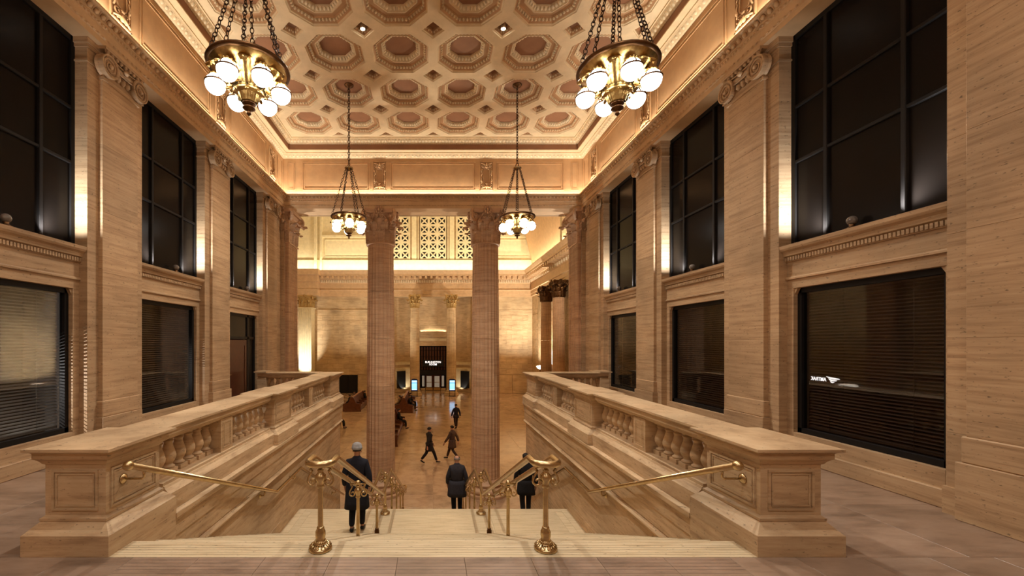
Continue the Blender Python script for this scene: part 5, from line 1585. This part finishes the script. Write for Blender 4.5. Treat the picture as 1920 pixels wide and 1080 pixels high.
    if not sit:
        mb = MB(); R = []
        for t in range(5):
            zz = 1.04 - (1.04 - coat_z) * t / 4; a = (0.185 + 0.035 * t / 4) * bulk; b_ = (0.14 + 0.045 * t / 4) * bulk
            R.append([(a * math.cos(2 * PI * q / 20), b_ * math.sin(2 * PI * q / 20) + 0.008 * t * math.sin(6 * PI * q / 20), zz) for q in range(20)])
        mb.rings(R, True, True, 0, True); mb.build('coat_skirt', cloth(coat), ct)
    for an, toe in shoes:
        skin_obj('shoe', [((an[0], an[1] - 0.045, an[2] - 0.04), (0.042, 0.042)), ((an[0], an[1], an[2] - 0.02), (0.048, 0.05)), ((toe[0], toe[1] - 0.04, toe[2] + 0.005), (0.05, 0.034)), ((toe[0], toe[1] + 0.04, toe[2] - 0.005), (0.036, 0.026))], [(0, 1), (1, 2), (2, 3)], 0, SHOE, root)
    # face and ears
    for s in (-1, 1):
        mb = MB(); mb.sphere((s * 0.032, 0.092, 1.645 + dz), 0.011, 8, 5); mb.build('eye', M['black'], root)
        mb = MB(); mb.sphere((s * 0.082, 0.01, 1.625 + dz), 0.03, 8, 5, sc3=(0.35, 0.7, 1)); mb.build('ear', SKIN, root)
    mb = MB(); mb.sphere((0, 0.092, 1.57 + dz), 0.024, 8, 5, sc3=(1, 0.4, 0.25)); mb.build('mouth', paint('lips', srgb(150, 90, 80), 0.5) if 'lips' not in bpy.data.materials else bpy.data.materials['lips'], root)
    # hair / cap
    if hair:
        mb = MB(); R = []
        for q in range(6):
            t = -0.35 + (PI / 2 + 0.35) * q / 5
            if bald: t = -0.45 + 0.75 * q / 5
            R.append([(0.092 * math.cos(t) * math.cos(2 * PI * j / 16), 0.108 * math.cos(t) * math.sin(2 * PI * j / 16) + 0.0, 1.67 + dz + 0.092 * math.sin(t) + (0.05 * max(0, math.sin(2 * PI * j / 16)) if q < 2 else 0)) for j in range(16)])
        mb.rings(R, True, False, 0, True); mb.build('hair', hair, root)
    if cap_col:
        mb = MB(); mb.lathe([(0.100, 1.665 + dz), (0.108, 1.675 + dz), (0.108, 1.715 + dz), (0.10, 1.72 + dz), (0.096, 1.76 + dz), (0.07, 1.79 + dz), (0.03, 1.805 + dz), (0, 1.808 + dz)], 18, cap=False); mb.build('knit_cap', cloth(cap_col), root)
    return root
def on_stair(y): return step_z(y)
person('person in long dark navy coat and grey knit cap on the landing', -1.49, 8.10, ZL, 0.0, 1.70, coat=(30, 30, 40), legs=(24, 24, 30), hair=DARKHAIR, cap_col=(150, 145, 142), coat_z=0.50, swing=0.05, bulk=1.15)
person('balding person in a charcoal coat walking away down the lower flight of the stair', 0.70, 12.12, step_z(12.12), 0.06, 1.78, coat=(50, 47, 52), legs=(14, 14, 16), hair=GREYHAIR, coat_z=0.60, swing=0.06, bulk=1.28, bald=True)
person('person in a black coat going down the lower flight beside the right stair wall', 2.45, 10.92, step_z(10.92), 0.0, 1.70, coat=(26, 23, 24), legs=(30, 26, 26), hair=DARKHAIR, coat_z=0.66, swing=0.10, bulk=1.15)
person('person in a dark brown coat striding across the middle of the hall floor', -0.18, 20.0, ZF, -PI / 2 + 0.5, 1.76, coat=(44, 34, 30), legs=(36, 28, 26), hair=DARKHAIR, swing=0.30)
person('person in a brown coat walking across the hall floor left of the right giant column', 0.95, 20.6, ZF, PI / 2 - 0.5, 1.72, coat=(84, 62, 50), legs=(66, 48, 40), hair=DARKHAIR, swing=0.28, bulk=1.1)
person('person in a dark blue jacket standing on the hall floor before the right kiosk', 1.55, 27.9, ZF, 0.3, 1.70, coat=(34, 30, 44), legs=(60, 44, 40), hair=DARKHAIR, swing=0.14, coat_z=0.8)
def sitter(label, xb, side, y, coat, legs=(30, 26, 26), hair=DARKHAIR, H=1.72):
    return person(label, xb + side * 0.42, y, ZF - 0.02, -side * PI / 2, H, 'sit', coat, legs, hair)
sitter('seated person in black on the nearest bench beside the left giant column', -2.75, 1, 28.2, (26, 22, 22))
sitter('seated person in dark clothes, nearest on the bench right of the left giant column', -2.45, 1, 35.6, (28, 26, 34))
sitter('seated person in black, second on the bench right of the left giant column', -2.45, 1, 37.2, (22, 20, 22))
sitter('seated person in a tan jacket on the hidden left side of that middle bench', -2.45, -1, 35.4, (120, 92, 60))
sitter('nearer of two people on the far side of the bench left of the column', -6.85, -1, 36.0, (30, 26, 26))
sitter('farther of two people on the far side of the bench left of the column', -6.85, -1, 38.4, (36, 30, 28))
sitter('seated person in black at the far right end of the left bench', -6.85, 1, 38.9, (22, 20, 20))
sitter('seated person in black boots half hidden behind the left stair wall end', -7.00, 1, 28.3, (22, 20, 22))

# ---------------------------------------------------------------- sign reflection in the nearest right window, built as glowing letters behind the glass
sg = empty('lettering', (6.02, 6.35, 1.335)); tag(sg, 'reversed reflection of a lit sign with a winged emblem in the nearest right window, built as small glowing white letters', 'sign')
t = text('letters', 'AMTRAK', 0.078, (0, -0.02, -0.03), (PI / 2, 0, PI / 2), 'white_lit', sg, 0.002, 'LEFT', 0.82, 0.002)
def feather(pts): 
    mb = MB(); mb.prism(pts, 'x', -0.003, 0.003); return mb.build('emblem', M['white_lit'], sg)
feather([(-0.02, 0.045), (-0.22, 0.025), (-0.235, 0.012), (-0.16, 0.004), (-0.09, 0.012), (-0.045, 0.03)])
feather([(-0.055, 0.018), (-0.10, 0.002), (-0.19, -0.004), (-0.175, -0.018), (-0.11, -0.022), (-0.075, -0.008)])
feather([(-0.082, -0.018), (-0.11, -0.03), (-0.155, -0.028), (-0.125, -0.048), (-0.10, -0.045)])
